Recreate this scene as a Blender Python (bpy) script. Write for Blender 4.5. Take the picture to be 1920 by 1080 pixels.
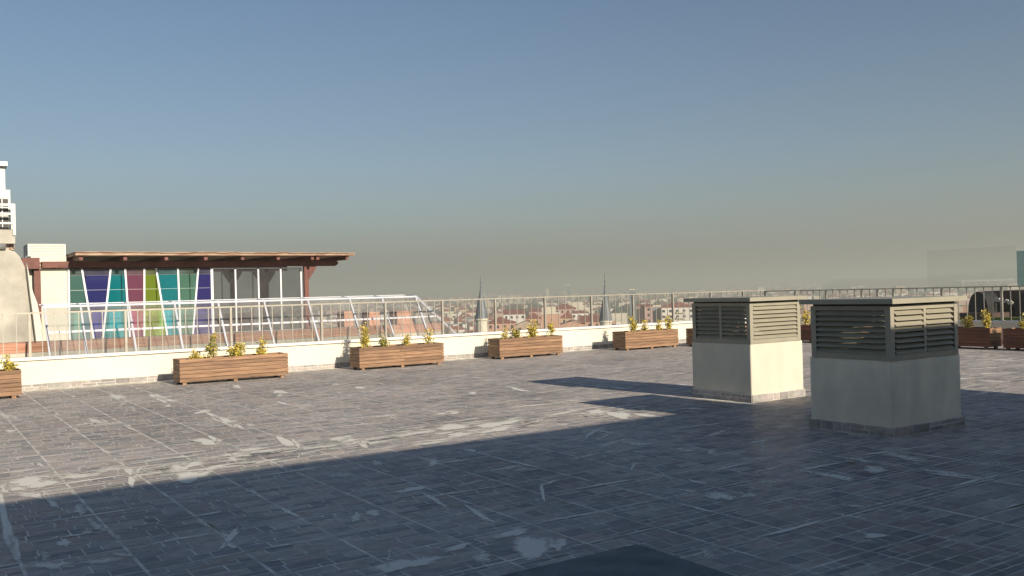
import bpy, math, random
from mathutils import Vector, Matrix
R = math.radians
rnd = random.Random(7)
for o in list(bpy.data.objects): bpy.data.objects.remove(o)
sc = bpy.context.scene
col = sc.collection

# ---------------------------------------------------------------- camera, world, sun, exposure
EYE = 1.6
FPX = 1699.33
cR = Vector((0.8309835, -0.55565836, -0.02664967))
cU = Vector((0.01962953, -0.01858716, 0.99963453))
cF = Vector((0.55595063, 0.83120293, 0.00453831))
cam = bpy.data.objects.new('camera', bpy.data.cameras.new('camera'))
col.objects.link(cam); sc.camera = cam
cam.data.sensor_width = 36; cam.data.lens = FPX / 1920 * 36
cam.data.clip_start = 0.05; cam.data.clip_end = 40000
cam.matrix_world = Matrix(((cR.x, cU.x, -cF.x, 0), (cR.y, cU.y, -cF.y, 0), (cR.z, cU.z, -cF.z, EYE), (0, 0, 0, 1)))

SUN = Vector((0.092, -1.0, 0.392)).normalized()          # towards the sun
elev = math.asin(SUN.z); azim = math.atan2(SUN.x, SUN.y)
w = bpy.data.worlds.new('World'); sc.world = w; w.use_nodes = True
nt = w.node_tree; nt.nodes.clear()
N = nt.nodes.new; L = nt.links.new
sky = N('ShaderNodeTexSky'); sky.sky_type = 'NISHITA'; sky.sun_disc = False
sky.sun_elevation = elev; sky.sun_rotation = azim
sky.air_density = 1.0; sky.dust_density = 0.6; sky.ozone_density = 2.6; sky.altitude = 50
geo = N('ShaderNodeTexCoord'); sep = N('ShaderNodeSeparateXYZ'); L(geo.outputs['Generated'], sep.inputs[0])
ramp = N('ShaderNodeValToRGB'); L(sep.outputs['Z'], ramp.inputs[0])
cr = ramp.color_ramp; cr.interpolation = 'B_SPLINE'
SMOG = [(0.0, 0.97), (0.04, 0.86), (0.08, 0.52), (0.14, 0.24), (0.34, 0.0)]
cr.elements[0].position = 0.0; cr.elements[0].color = (SMOG[0][1],) * 3 + (1,)
cr.elements[1].position = SMOG[-1][0]; cr.elements[1].color = (0, 0, 0, 1)
for p_, v_ in SMOG[1:-1]:
    e_ = cr.elements.new(p_); e_.color = (v_,) * 3 + (1,)
mixc = N('ShaderNodeMix'); mixc.data_type = 'RGBA'
L(ramp.outputs[0], mixc.inputs['Factor']); L(sky.outputs[0], mixc.inputs['A'])
mixc.inputs['B'].default_value = (2.85, 2.84, 2.60, 1)      # smog layer near the horizon
bg = N('ShaderNodeBackground'); L(mixc.outputs['Result'], bg.inputs[0]); bg.inputs[1].default_value = 0.074
wo = N('ShaderNodeOutputWorld'); L(bg.outputs[0], wo.inputs[0])

sl = bpy.data.lights.new('sun', 'SUN'); sl.energy = 5.0; sl.angle = R(0.55); sl.color = (1.0, 0.88, 0.72)
so = bpy.data.objects.new('sun', sl); col.objects.link(so)
so.rotation_euler = SUN.to_track_quat('Z', 'Y').to_euler(); so.location = (0, -20, 30)
sc.view_settings.view_transform = 'Standard'; sc.view_settings.look = 'None'
sc.view_settings.exposure = 0.22; sc.view_settings.gamma = 1; sc.view_settings.use_curve_mapping = False
sc.cycles.volume_max_steps = 64; sc.cycles.volume_bounces = 1
sc.cycles.transparent_max_bounces = 24; sc.cycles.max_bounces = 8

# ---------------------------------------------------------------- pixel of the photograph -> point in the place
def ray(u, v): return (cR * (u - 960) + cU * (540 - v) + cF * FPX)
def on_y(u, v, y):
    r = ray(u, v); t = y / r.y; return Vector((0, 0, EYE)) + r * t
def on_x(u, v, x):
    r = ray(u, v); t = x / r.x; return Vector((0, 0, EYE)) + r * t
def on_z(u, v, z=0.0):
    r = ray(u, v); t = (z - EYE) / r.z; return Vector((0, 0, EYE)) + r * t
def far(u, v, D):
    r = ray(u, v); t = D / math.hypot(r.x, r.y); return Vector((0, 0, EYE)) + r * t

# ---------------------------------------------------------------- materials
MATS = {}
def mat(name, c, rough=0.7, vary=0.12, scale=3.0, bump=0.0, bscale=60.0, metal=0.0, spec=0.5, c2=None, stretch=(1, 1, 1), rand=0.0, detail=6, contrast=(0.3, 0.7), world=False):
    m = bpy.data.materials.new(name); m.use_nodes = True; n = m.node_tree; b = n.nodes['Principled BSDF']
    b.inputs['Roughness'].default_value = rough; b.inputs['Metallic'].default_value = metal
    b.inputs['Specular IOR Level'].default_value = spec
    tc = n.nodes.new('ShaderNodeTexCoord'); mp = n.nodes.new('ShaderNodeMapping'); mp.inputs['Scale'].default_value = stretch
    if world:
        ge = n.nodes.new('ShaderNodeNewGeometry'); src = ge.outputs['Position']
    else: src = tc.outputs['Object']
    oi = n.nodes.new('ShaderNodeObjectInfo')
    if world: n.links.new(src, mp.inputs[0])
    else:
        va = n.nodes.new('ShaderNodeVectorMath'); va.operation = 'MULTIPLY_ADD'
        n.links.new(oi.outputs['Random'], va.inputs[0]); va.inputs[1].default_value = (37, 53, 71); n.links.new(src, va.inputs[2])
        n.links.new(va.outputs[0], mp.inputs[0])
    no = n.nodes.new('ShaderNodeTexNoise'); no.inputs['Scale'].default_value = scale; no.inputs['Detail'].default_value = detail
    n.links.new(mp.outputs[0], no.inputs['Vector'])
    rp = n.nodes.new('ShaderNodeValToRGB'); n.links.new(no.outputs['Fac'], rp.inputs[0])
    rp.color_ramp.elements[0].position = contrast[0]; rp.color_ramp.elements[1].position = contrast[1]
    ca = tuple(max(0, x * (1 - vary)) for x in c); cb = c2 if c2 else tuple(min(1, x * (1 + vary)) for x in c)
    rp.color_ramp.elements[0].color = ca + (1,); rp.color_ramp.elements[1].color = tuple(cb) + (1,)
    out = rp.outputs[0]
    if rand:
        hs = n.nodes.new('ShaderNodeHueSaturation'); mr = n.nodes.new('ShaderNodeMapRange')
        mr.inputs['To Min'].default_value = 1 - rand; mr.inputs['To Max'].default_value = 1 + rand
        n.links.new(oi.outputs['Random'], mr.inputs['Value']); n.links.new(mr.outputs[0], hs.inputs['Value']); n.links.new(out, hs.inputs['Color']); out = hs.outputs[0]
    n.links.new(out, b.inputs['Base Color'])
    if bump:
        n2 = n.nodes.new('ShaderNodeTexNoise'); n2.inputs['Scale'].default_value = bscale; n2.inputs['Detail'].default_value = 4
        n.links.new(mp.outputs[0], n2.inputs['Vector'])
        bm = n.nodes.new('ShaderNodeBump'); bm.inputs['Strength'].default_value = bump; bm.inputs['Distance'].default_value = 0.01
        n.links.new(n2.outputs['Fac'], bm.inputs['Height']); n.links.new(bm.outputs[0], b.inputs['Normal'])
    MATS[name] = m; return m

def glass(name, tint, gloss=1.0, film=0.0, filmcol=(0.5, 0.5, 0.5), rough=0.02):
    """thin pane: tinted see-through, mirror reflection growing at grazing angles, a dusty film"""
    m = bpy.data.materials.new(name); m.use_nodes = True; n = m.node_tree; n.nodes.clear()
    tr = n.nodes.new('ShaderNodeBsdfTransparent'); tr.inputs[0].default_value = tint + (1,)
    gl = n.nodes.new('ShaderNodeBsdfGlossy'); gl.inputs['Roughness'].default_value = rough
    fr = n.nodes.new('ShaderNodeLayerWeight'); fr.inputs[0].default_value = 0.5
    pw_ = n.nodes.new('ShaderNodeMath'); pw_.operation = 'POWER'; pw_.inputs[1].default_value = 4.0; n.links.new(fr.outputs['Facing'], pw_.inputs[0])
    mu = n.nodes.new('ShaderNodeMath'); mu.operation = 'MULTIPLY_ADD'; mu.inputs[1].default_value = 0.75 * gloss; mu.inputs[2].default_value = 0.07 * gloss; mu.use_clamp = True
    n.links.new(pw_.outputs[0], mu.inputs[0])
    mx = n.nodes.new('ShaderNodeMixShader'); n.links.new(mu.outputs[0], mx.inputs[0]); n.links.new(tr.outputs[0], mx.inputs[1]); n.links.new(gl.outputs[0], mx.inputs[2])
    df = n.nodes.new('ShaderNodeBsdfDiffuse'); df.inputs[0].default_value = filmcol + (1,)
    tc = n.nodes.new('ShaderNodeTexCoord'); no = n.nodes.new('ShaderNodeTexNoise'); no.inputs['Scale'].default_value = 1.7; no.inputs['Detail'].default_value = 5
    n.links.new(tc.outputs['Object'], no.inputs['Vector'])
    m2 = n.nodes.new('ShaderNodeMath'); m2.operation = 'MULTIPLY'; m2.inputs[1].default_value = film * 2; n.links.new(no.outputs['Fac'], m2.inputs[0])
    mx2 = n.nodes.new('ShaderNodeMixShader'); n.links.new(m2.outputs[0], mx2.inputs[0]); n.links.new(mx.outputs[0], mx2.inputs[1]); n.links.new(df.outputs[0], mx2.inputs[2])
    o = n.nodes.new('ShaderNodeOutputMaterial'); n.links.new(mx2.outputs[0], o.inputs[0])
    MATS[name] = m; return m

cream = mat('cream_render', (0.78, 0.73, 0.60), 0.85, 0.05, 1.2, 0.25, 90, world=True)
copem = mat('white_coping', (0.80, 0.78, 0.72), 0.6, 0.08, 2.5, 0.1, 60, world=True)
stucco = mat('rough_stucco', (0.70, 0.645, 0.52), 0.9, 0.06, 1.6, 0.5, 50, stretch=(2.5, 2.5, 1.4), world=True)
stucco2 = mat('fill_lifted_stucco', (0.84, 0.765, 0.60), 0.9, 0.10, 1.6, 0.9, 50, stretch=(2.5, 2.5, 1.4), world=True)  # lighter stucco copy for the shaded vent; missing fill light put into colour
louver = mat('beige_louvre_metal', (0.36, 0.335, 0.255), 0.45, 0.08, 4.0, 0.03, 30, spec=0.4)
steel = mat('satin_rail_metal', (0.40, 0.37, 0.31), 0.42, 0.10, 6.0, 0.0, metal=0.35)
whitemetal = mat('white_painted_aluminium', (0.82, 0.83, 0.86), 0.35, 0.04, 4.0)
alu = mat('satin_aluminium', (0.60, 0.61, 0.66), 0.4, 0.06, 5.0, metal=0.15)
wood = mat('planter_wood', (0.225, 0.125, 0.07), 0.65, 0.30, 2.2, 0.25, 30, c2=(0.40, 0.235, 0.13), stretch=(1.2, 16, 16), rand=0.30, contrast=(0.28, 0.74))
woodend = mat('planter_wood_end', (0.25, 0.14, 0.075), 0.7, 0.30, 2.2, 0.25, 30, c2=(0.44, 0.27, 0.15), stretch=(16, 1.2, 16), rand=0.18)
wooddark = mat('shade_toned_wood', (0.15, 0.055, 0.03), 0.6, 0.35, 2.0, 0.2, 30, c2=(0.26, 0.095, 0.05), stretch=(1.2, 16, 16), rand=0.2)  # darker planter wood: shade of the right-hand long faces put into colour
soil = mat('potting_soil', (0.035, 0.025, 0.018), 0.95, 0.4, 40, 0.8, 50)
redbrown = mat('red_brown_timber', (0.15, 0.05, 0.036), 0.6, 0.2, 3.0, 0.1, 30, c2=(0.21, 0.073, 0.052))
roofwood = mat('weathered_roof_board', (0.36, 0.18, 0.11), 0.75, 0.25, 2.0, 0.3, 20, c2=(0.56, 0.42, 0.30), stretch=(1, 6, 6), world=True)
darkwood = mat('dark_underside_boards', (0.05, 0.035, 0.03), 0.7, 0.3, 3.0)
terra = mat('terracotta_planks', (0.56, 0.24, 0.14), 0.7, 0.2, 2.0, 0.1, 30, c2=(0.70, 0.38, 0.25), stretch=(1, 10, 10), rand=0.12)
palebase = mat('pale_plinth', (0.62, 0.56, 0.46), 0.85, 0.12, 2.0, 0.2, 30, world=True)
deck = mat('grey_roof_screed', (0.20, 0.185, 0.17), 0.9, 0.2, 1.2, 0.2, 30, world=True)
leafy = mat('yellow_green_leaf', (0.26, 0.27, 0.04), 0.5, 0.45, 26, c2=(0.80, 0.60, 0.10), contrast=(0.30, 0.52), detail=2)
leafg = mat('green_leaf', (0.09, 0.13, 0.03), 0.5, 0.4, 26, c2=(0.50, 0.44, 0.09), contrast=(0.36, 0.66), detail=2)
twig = mat('shrub_twig', (0.16, 0.11, 0.06), 0.8)
concrete = mat('weathered_concrete', (0.34, 0.32, 0.28), 0.9, 0.28, 0.9, 0.4, 30, c2=(0.62, 0.58, 0.49), world=True)
whitewall = mat('white_render', (0.72, 0.68, 0.58), 0.85, 0.08, 1.0, 0.2, 50, world=True)
hvac = mat('cream_hvac_casing', (0.74, 0.72, 0.64), 0.5, 0.05, 3.0)
black = mat('black_coil_mesh', (0.02, 0.025, 0.025), 0.5, 0.2, 8)
rust = mat('rusty_metal', (0.30, 0.13, 0.07), 0.8, 0.4, 12, c2=(0.62, 0.52, 0.42), contrast=(0.42, 0.6))
galv = mat('galvanised_metal', (0.38, 0.38, 0.36), 0.4, 0.12, 4, metal=0.5)
white = mat('white_fabric', (0.8, 0.8, 0.78), 0.9, 0.05, 4)
facade = mat('facade_render', (0.66, 0.60, 0.48), 0.9, 0.08, 1.0, world=True)
greenmat = mat('green_rubber_sheet', (0.15, 0.18, 0.18), 0.85, 0.3, 5, 0.4, 60, world=True)
clear = glass('clear_glass', (0.90, 0.93, 0.92), 0.9, 0.0)
dusty = glass('dusty_glass', (0.86, 0.88, 0.88), 0.6, 0.17, (0.56, 0.52, 0.50))
smoke = glass('smoky_glass', (0.42, 0.44, 0.45), 0.9, 0.10, (0.30, 0.31, 0.32))
dark = mat('dark_interior', (0.02, 0.02, 0.02), 0.6, 0.1, 3)

# floor stone: colour per block, streaky whitish cement haze, sheen at grazing angles
def stone_material():
    m = bpy.data.materials.new('stone_block_tile'); m.use_nodes = True; n = m.node_tree; b = n.nodes['Principled BSDF']
    A = n.nodes.new('ShaderNodeVertexColor'); A.layer_name = 'Col'
    ge = n.nodes.new('ShaderNodeNewGeometry'); oi = n.nodes.new('ShaderNodeObjectInfo')
    no = n.nodes.new('ShaderNodeTexNoise'); no.inputs['Scale'].default_value = 14; no.inputs['Detail'].default_value = 6; n.links.new(ge.outputs['Position'], no.inputs['Vector'])
    mr = n.nodes.new('ShaderNodeMapRange'); mr.inputs['From Min'].default_value = 0.3; mr.inputs['From Max'].default_value = 0.7
    mr.inputs['To Min'].default_value = 0.80; mr.inputs['To Max'].default_value = 1.2; n.links.new(no.outputs['Fac'], mr.inputs['Value'])
    # large soft blotches
    nl = n.nodes.new('ShaderNodeTexNoise'); nl.inputs['Scale'].default_value = 0.55; nl.inputs['Detail'].default_value = 3; n.links.new(ge.outputs['Position'], nl.inputs['Vector'])
    mrl = n.nodes.new('ShaderNodeMapRange'); mrl.inputs['From Min'].default_value = 0.3; mrl.inputs['From Max'].default_value = 0.7
    mrl.inputs['To Min'].default_value = 0.78; mrl.inputs['To Max'].default_value = 1.22; n.links.new(nl.outputs['Fac'], mrl.inputs['Value'])
    mm = n.nodes.new('ShaderNodeMath'); mm.operation = 'MULTIPLY'; n.links.new(mr.outputs[0], mm.inputs[0]); n.links.new(mrl.outputs[0], mm.inputs[1])
    hs = n.nodes.new('ShaderNodeHueSaturation'); n.links.new(A.outputs[0], hs.inputs['Color']); n.links.new(mm.outputs[0], hs.inputs['Value'])
    # cement haze: streaks along the courses (x) and along the joints (y)
    def streak(sx, sy, sc_, lo, hi, off):
        mp = n.nodes.new('ShaderNodeMapping'); mp.inputs['Scale'].default_value = (sx, sy, 1); mp.inputs['Location'].default_value = (off, off * 2, 0)
        n.links.new(ge.outputs['Position'], mp.inputs[0])
        t = n.nodes.new('ShaderNodeTexNoise'); t.inputs['Scale'].default_value = sc_; t.inputs['Detail'].default_value = 7; t.inputs['Roughness'].default_value = 0.65
        n.links.new(mp.outputs[0], t.inputs['Vector'])
        r = n.nodes.new('ShaderNodeMapRange'); r.inputs['From Min'].default_value = lo; r.inputs['From Max'].default_value = hi; n.links.new(t.outputs['Fac'], r.inputs['Value']); return r.outputs[0]
    s1 = streak(0.6, 3.2, 1.5, 0.60, 0.72, 3.1); s2 = streak(3.0, 0.7, 1.4, 0.64, 0.74, 9.7); s3 = streak(0.9, 5.5, 4.0, 0.60, 0.74, 5.0)
    mx = n.nodes.new('ShaderNodeMath'); mx.operation = 'MAXIMUM'; n.links.new(s1, mx.inputs[0]); n.links.new(s2, mx.inputs[1])
    mx2 = n.nodes.new('ShaderNodeMath'); mx2.operation = 'MAXIMUM'; n.links.new(mx.outputs[0], mx2.inputs[0]); n.links.new(s3, mx2.inputs[1])
    ms = n.nodes.new('ShaderNodeMath'); ms.operation = 'MULTIPLY'; ms.inputs[1].default_value = 0.62; n.links.new(mx2.outputs[0], ms.inputs[0])
    mc = n.nodes.new('ShaderNodeMix'); mc.data_type = 'RGBA'; n.links.new(ms.outputs[0], mc.inputs['Factor']); n.links.new(hs.outputs[0], mc.inputs['A'])
    mc.inputs['B'].default_value = (0.66, 0.62, 0.55, 1)
    n.links.new(mc.outputs['Result'], b.inputs['Base Color'])
    ro = n.nodes.new('ShaderNodeMapRange'); ro.inputs['To Min'].default_value = 0.30; ro.inputs['To Max'].default_value = 0.62; n.links.new(nl.outputs['Fac'], ro.inputs['Value'])
    n.links.new(ro.outputs[0], b.inputs['Roughness']); b.inputs['Specular IOR Level'].default_value = 0.0
    bm = n.nodes.new('ShaderNodeBump'); bm.inputs['Strength'].default_value = 0.22; bm.inputs['Distance'].default_value = 0.004
    n.links.new(no.outputs['Fac'], bm.inputs['Height']); n.links.new(bm.outputs[0], b.inputs['Normal'])
    gl = n.nodes.new('ShaderNodeBsdfGlossy'); gl.inputs['Roughness'].default_value = 0.30; gl.inputs['Color'].default_value = (0.9, 0.9, 0.9, 1); n.links.new(bm.outputs[0], gl.inputs['Normal'])
    ms_ = n.nodes.new('ShaderNodeMixShader'); ms_.inputs[0].default_value = 0.055; n.links.new(b.outputs[0], ms_.inputs[1]); n.links.new(gl.outputs[0], ms_.inputs[2])
    n.links.new(ms_.outputs[0], n.nodes['Material Output'].inputs['Surface'])
    return m
stone = stone_material()
grout = mat('cement_grout', (0.58, 0.55, 0.49), 0.9, 0.35, 5.0, 0.3, 80, c2=(0.86, 0.82, 0.73), world=True)
def smear_material():
    m = bpy.data.materials.new('cement_smear'); m.use_nodes = True; n = m.node_tree; b = n.nodes['Principled BSDF']
    b.inputs['Base Color'].default_value = (0.90, 0.86, 0.76, 1); b.inputs['Roughness'].default_value = 0.9
    A = n.nodes.new('ShaderNodeVertexColor'); A.layer_name = 'Col'
    ge = n.nodes.new('ShaderNodeNewGeometry'); mp = n.nodes.new('ShaderNodeMapping'); mp.inputs['Scale'].default_value = (7, 15, 1); n.links.new(ge.outputs['Position'], mp.inputs[0])
    t = n.nodes.new('ShaderNodeTexNoise'); t.inputs['Scale'].default_value = 2.2; t.inputs['Detail'].default_value = 8; t.inputs['Roughness'].default_value = 0.7; n.links.new(mp.outputs[0], t.inputs['Vector'])
    sp = n.nodes.new('ShaderNodeSeparateColor'); n.links.new(A.outputs[0], sp.inputs[0])
    ad = n.nodes.new('ShaderNodeMath'); ad.operation = 'ADD'; n.links.new(sp.outputs[0], ad.inputs[0]); n.links.new(t.outputs['Fac'], ad.inputs[1])
    r = n.nodes.new('ShaderNodeMapRange'); r.inputs['From Min'].default_value = 0.70; r.inputs['From Max'].default_value = 1.0; r.inputs['To Max'].default_value = 0.9; n.links.new(ad.outputs[0], r.inputs['Value'])
    n.links.new(r.outputs[0], b.inputs['Alpha'])
    return m
smear = smear_material()

# ---------------------------------------------------------------- builders
def tag(o, label=None, cat=None, group=None, kind=None):
    if label: o['label'] = label
    if cat: o['category'] = cat
    if group: o['group'] = group
    if kind: o['kind'] = kind
    return o
def empty(name, loc=(0, 0, 0), rz=0.0):
    o = bpy.data.objects.new(name, None); col.objects.link(o); o.location = loc; o.rotation_euler = (0, 0, rz); o.empty_display_size = 0.2; return o
def inst(name, mesh, parent=None, loc=(0, 0, 0), rot=(0, 0, 0)):
    o = bpy.data.objects.new(name, mesh); col.objects.link(o); o.parent = parent; o.location = loc; o.rotation_euler = rot; return o
class MB:
    def __init__(s): s.v = []; s.f = []; s.m = []; s.c = []
    def poly(s, pts, mi=0, c=None):
        b = len(s.v); s.v += [tuple(p) for p in pts]; s.f.append(tuple(range(b, b + len(pts)))); s.m.append(mi); s.c.append(c); return s
    def box(s, x0, x1, y0, y1, z0, z1, mi=0, c=None):
        b = len(s.v)
        s.v += [(x0, y0, z0), (x1, y0, z0), (x1, y1, z0), (x0, y1, z0), (x0, y0, z1), (x1, y0, z1), (x1, y1, z1), (x0, y1, z1)]
        for q in ((0, 3, 2, 1), (4, 5, 6, 7), (0, 1, 5, 4), (1, 2, 6, 5), (2, 3, 7, 6), (3, 0, 4, 7)):
            s.f.append(tuple(b + i for i in q)); s.m.append(mi); s.c.append(c)
        return s
    def beam(s, p, q, wd, ht, up=(0, 0, 1), mi=0):
        p = Vector(p); q = Vector(q); d = (q - p).normalized(); sd = d.cross(Vector(up)).normalized() * wd / 2; u = sd.cross(d).normalized() * ht / 2
        b = len(s.v)
        for a in (p, q):
            for i, j in ((-1, -1), (1, -1), (1, 1), (-1, 1)): s.v.append(tuple(a + sd * i + u * j))
        for f in ((0, 3, 2, 1), (4, 5, 6, 7), (0, 1, 5, 4), (1, 2, 6, 5), (2, 3, 7, 6), (3, 0, 4, 7)):
            s.f.append(tuple(b + i for i in f)); s.m.append(mi); s.c.append(None)
        return s
    def tube(s, pts, rads, n=10, mi=0, cap=True):
        b = len(s.v); pts = [Vector(p) for p in pts]
        for i, p in enumerate(pts):
            d = (pts[min(i + 1, len(pts) - 1)] - pts[max(i - 1, 0)]).normalized()
            a = Vector((1, 0, 0)) if abs(d.x) < 0.9 else Vector((0, 1, 0)); e1 = d.cross(a).normalized(); e2 = d.cross(e1)
            r = rads[i] if isinstance(rads, (list, tuple)) else rads
            for k in range(n): t = 2 * math.pi * k / n; s.v.append(tuple(p + e1 * (r * math.cos(t)) + e2 * (r * math.sin(t))))
        for i in range(len(pts) - 1):
            for k in range(n):
                s.f.append((b + i * n + k, b + i * n + (k + 1) % n, b + (i + 1) * n + (k + 1) % n, b + (i + 1) * n + k)); s.m.append(mi); s.c.append(None)
        if cap:
            s.f.append(tuple(b + k for k in range(n))[::-1]); s.m.append(mi); s.c.append(None)
            s.f.append(tuple(b + (len(pts) - 1) * n + k for k in range(n))); s.m.append(mi); s.c.append(None)
        return s
    def prism(s, prof, axis, a0, a1, mi=0):
        """profile of 2-D points (p, z) pushed along x or y"""
        n = len(prof); b = len(s.v)
        for a in (a0, a1):
            for p, z in prof: s.v.append((a, p, z) if axis == 'x' else (p, a, z))
        for i in range(n):
            j = (i + 1) % n; s.f.append((b + i, b + j, b + n + j, b + n + i)); s.m.append(mi); s.c.append(None)
        s.f.append(tuple(b + i for i in range(n))[::-1]); s.m.append(mi); s.c.append(None)
        s.f.append(tuple(b + n + i for i in range(n))); s.m.append(mi); s.c.append(None)
        return s
    def mesh(s, name, mats, smooth=False, fix=False):
        me = bpy.data.meshes.new(name); me.from_pydata(s.v, [], s.f)
        for m in (mats if isinstance(mats, (list, tuple)) else [mats]): me.materials.append(m)
        me.polygons.foreach_set('material_index', s.m)
        if any(c is not None for c in s.c):
            a = me.color_attributes.new('Col', 'FLOAT_COLOR', 'CORNER'); buf = []
            for f, c in zip(s.f, s.c):
                if c is not None and isinstance(c[0], (tuple, list)): 
                    for cc in c: buf += list(cc) + [1.0]
                else: buf += (list(c or (0.2, 0.2, 0.2)) + [1.0]) * len(f)
            a.data.foreach_set('color', buf)
        if smooth: me.polygons.foreach_set('use_smooth', [True] * len(s.f))
        me.update(); 
        if fix:
            import bmesh
            bm = bmesh.new(); bm.from_mesh(me); bmesh.ops.recalc_face_normals(bm, faces=bm.faces); bm.to_mesh(me); bm.free()
        return me
    def build(s, name, mats, parent=None, loc=(0, 0, 0), rot=(0, 0, 0), smooth=False, fix=False):
        return inst(name, s.mesh(name, mats, smooth, fix), parent, loc, rot)

# ================================================================ GROUND AND TERRAIN
def ground_z(x, y):
    r = math.hypot(x, y)
    t = max(0.0, min(1.0, (r - 900) / 5200.0)); t = t * t * (3 - 2 * t)
    z = -34 + 26 * t
    z += (math.sin(x / 310.0 + 1.3) * math.cos(y / 270.0) * 4.0) * max(0, min(1, (r - 500) / 900)) 
    return z
g = MB()
rs = [0, 60, 120, 200, 300, 400, 520, 660, 820, 1000, 1200, 1450, 1750, 2100, 2500, 3000, 3600, 4300, 5100, 6100, 7400, 9000, 11000, 12500]
NA = 96
for r in rs:
    for k in range(NA):
        a = 2 * math.pi * k / NA; x = r * math.cos(a); y = r * math.sin(a); g.v.append((x, y, ground_z(x, y)))
for i in range(len(rs) - 1):
    for k in range(NA):
        g.f.append((i * NA + k, (i + 1) * NA + k, (i + 1) * NA + (k + 1) % NA, i * NA + (k + 1) % NA)); g.m.append(0); g.c.append(None)
groundm = mat('city_ground', (0.07, 0.075, 0.05), 0.95, 0.3, 0.012, c2=(0.24, 0.21, 0.17), world=True, detail=8)
tag(g.build('ground', groundm, smooth=True), kind='structure')

# far hills on the right, added after ones seen only in a window reflection
h = MB(); hp = []
ridge = [(1560, 521), (1640, 519), (1700, 520), (1740, 516), (1775, 513), (1810, 510), (1835, 507), (1852, 500), (1885, 497), (1920, 499), (1990, 502), (2090, 506), (2200, 512), (2350, 517)]
prev = None
for (u, v) in ridge:
    hz = 547.7 - 0.02666 * (u - 960)
    a = far(u, hz - (hz - v) * 0.42 + 1.5, 3000); b = far(u, v, 3600)
    b.z = (a.z - EYE) * 2 + EYE + 6; f0 = far(u, v, 2600); f1 = far(u, v, 5000)
    hp.append([(f0.x, f0.y, -25), (a.x, a.y, max(a.z, 4) * 0.7), (b.x, b.y, max(b.z, 8)), (f1.x, f1.y, -25)])
for i in range(len(hp) - 1):
    for k in range(3): h.poly([hp[i][k], hp[i + 1][k], hp[i + 1][k + 1], hp[i][k + 1]])
hillm = mat('reflected_hill_scrub', (0.06, 0.07, 0.04), 0.95, 0.3, 0.01, c2=(0.14, 0.12, 0.08), world=True)
tag(h.build('reflected_hills', hillm, fix=True), kind='structure')

# ================================================================ TERRACE FLOOR
XR, YL = 22.4, 19.2
base = MB().box(-8, XR + 0.3, 0.3, YL + 0.25, -33, -0.03)
tag(base.build('hotel_block', facade), 'pale rendered building block that carries the tiled roof terrace', 'building')
fl = MB().box(-8, XR, 0.3, YL, -0.03, -0.0015)
floor = tag(fl.build('terrace_floor', grout), kind='structure')
PALETTE = [(0.135, 0.130, 0.138), (0.110, 0.108, 0.118), (0.150, 0.138, 0.140), (0.125, 0.112, 0.118), (0.098, 0.104, 0.112), (0.165, 0.155, 0.150), (0.090, 0.100, 0.098), (0.140, 0.120, 0.118), (0.060, 0.066, 0.082), (0.072, 0.070, 0.078)]
T = 0.598
def tile_blocks(mb, x0, y0, x1, y1, rg, z0=-0.002, z1=0.0):
    hs = []; rem = y1 - y0
    while rem > 0.02:
        hh = rg.choice([0.05, 0.065, 0.085, 0.11, 0.14, 0.17]); hh = min(hh, rem)
        if rem - hh < 0.04: hh = rem
        hs.append(hh); rem -= hh
    rg.shuffle(hs); y = y0; gq = 0.005
    for hh in hs:
        x = x0
        while x < x1 - 0.01:
            wd = rg.uniform(0.09, 0.30) if hh > 0.06 else rg.uniform(0.10, 0.36)
            if x1 - x - wd < 0.07: wd = x1 - x
            c = rg.choice(PALETTE[-2:] if (hh < 0.07 and rg.random() < 0.45) or (wd < 0.1 and rg.random() < .5) else PALETTE); c = tuple(q * .5 + w_ * .5 for q, w_ in zip(c, (0.118, 0.112, 0.116))); k = rg.uniform(0.9, 1.1); c = tuple(q * k * f_ for q, f_ in zip(c, (3.2, 3.05, 2.72)))
            a0, a1, b0, b1 = x + gq, x + wd - gq, y + gq, y + hh - gq; e = 0.003; dz = rg.uniform(-0.0006, 0.0006)
            top = [(a0 + e, b0 + e, z1 + dz), (a1 - e, b0 + e, z1 + dz), (a1 - e, b1 - e, z1 + dz), (a0 + e, b1 - e, z1 + dz)]
            bot = [(a0, b0, z0), (a1, b0, z0), (a1, b1, z0), (a0, b1, z0)]
            mb.poly(top, 0, c)
            for i in range(4): mb.poly([bot[i], bot[(i + 1) % 4], top[(i + 1) % 4], top[i]], 0, c)
            x += wd
        y += hh
variants = []
for i in range(14):
    mb = MB(); rg = random.Random(100 + i); e = 0.005
    tile_blocks(mb, -T / 2 + e, -T / 2 + e, T / 2 - e, T / 2 - e, rg)
    variants.append(mb)
vmesh = [mb.mesh('floor_tile', stone) for mb in variants]
X0, Y0 = 1.157, 9.92
cells = []
for i in range(-14, 40):
    for j in range(-17, 18):
        cx = X0 + (i + 0.5) * T; cy = Y0 + (j + 0.5) * T
        if cx - T / 2 < -8 or cx + T / 2 > XR + 0.01 or cy - T / 2 < 0.32 or cy + T / 2 > YL + 0.01: continue
        p = Vector((cx, cy, -EYE)); zf = p.dot(cF)
        vis = False
        if zf > 0.5:
            u = 960 + FPX * p.dot(cR) / zf; v = 540 - FPX * p.dot(cU) / zf
            vis = -120 < u < 2040 and v < 1180
        cells.append((0 if vis else 1, p.length, cx, cy))
cells.sort(); big = MB()
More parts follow.
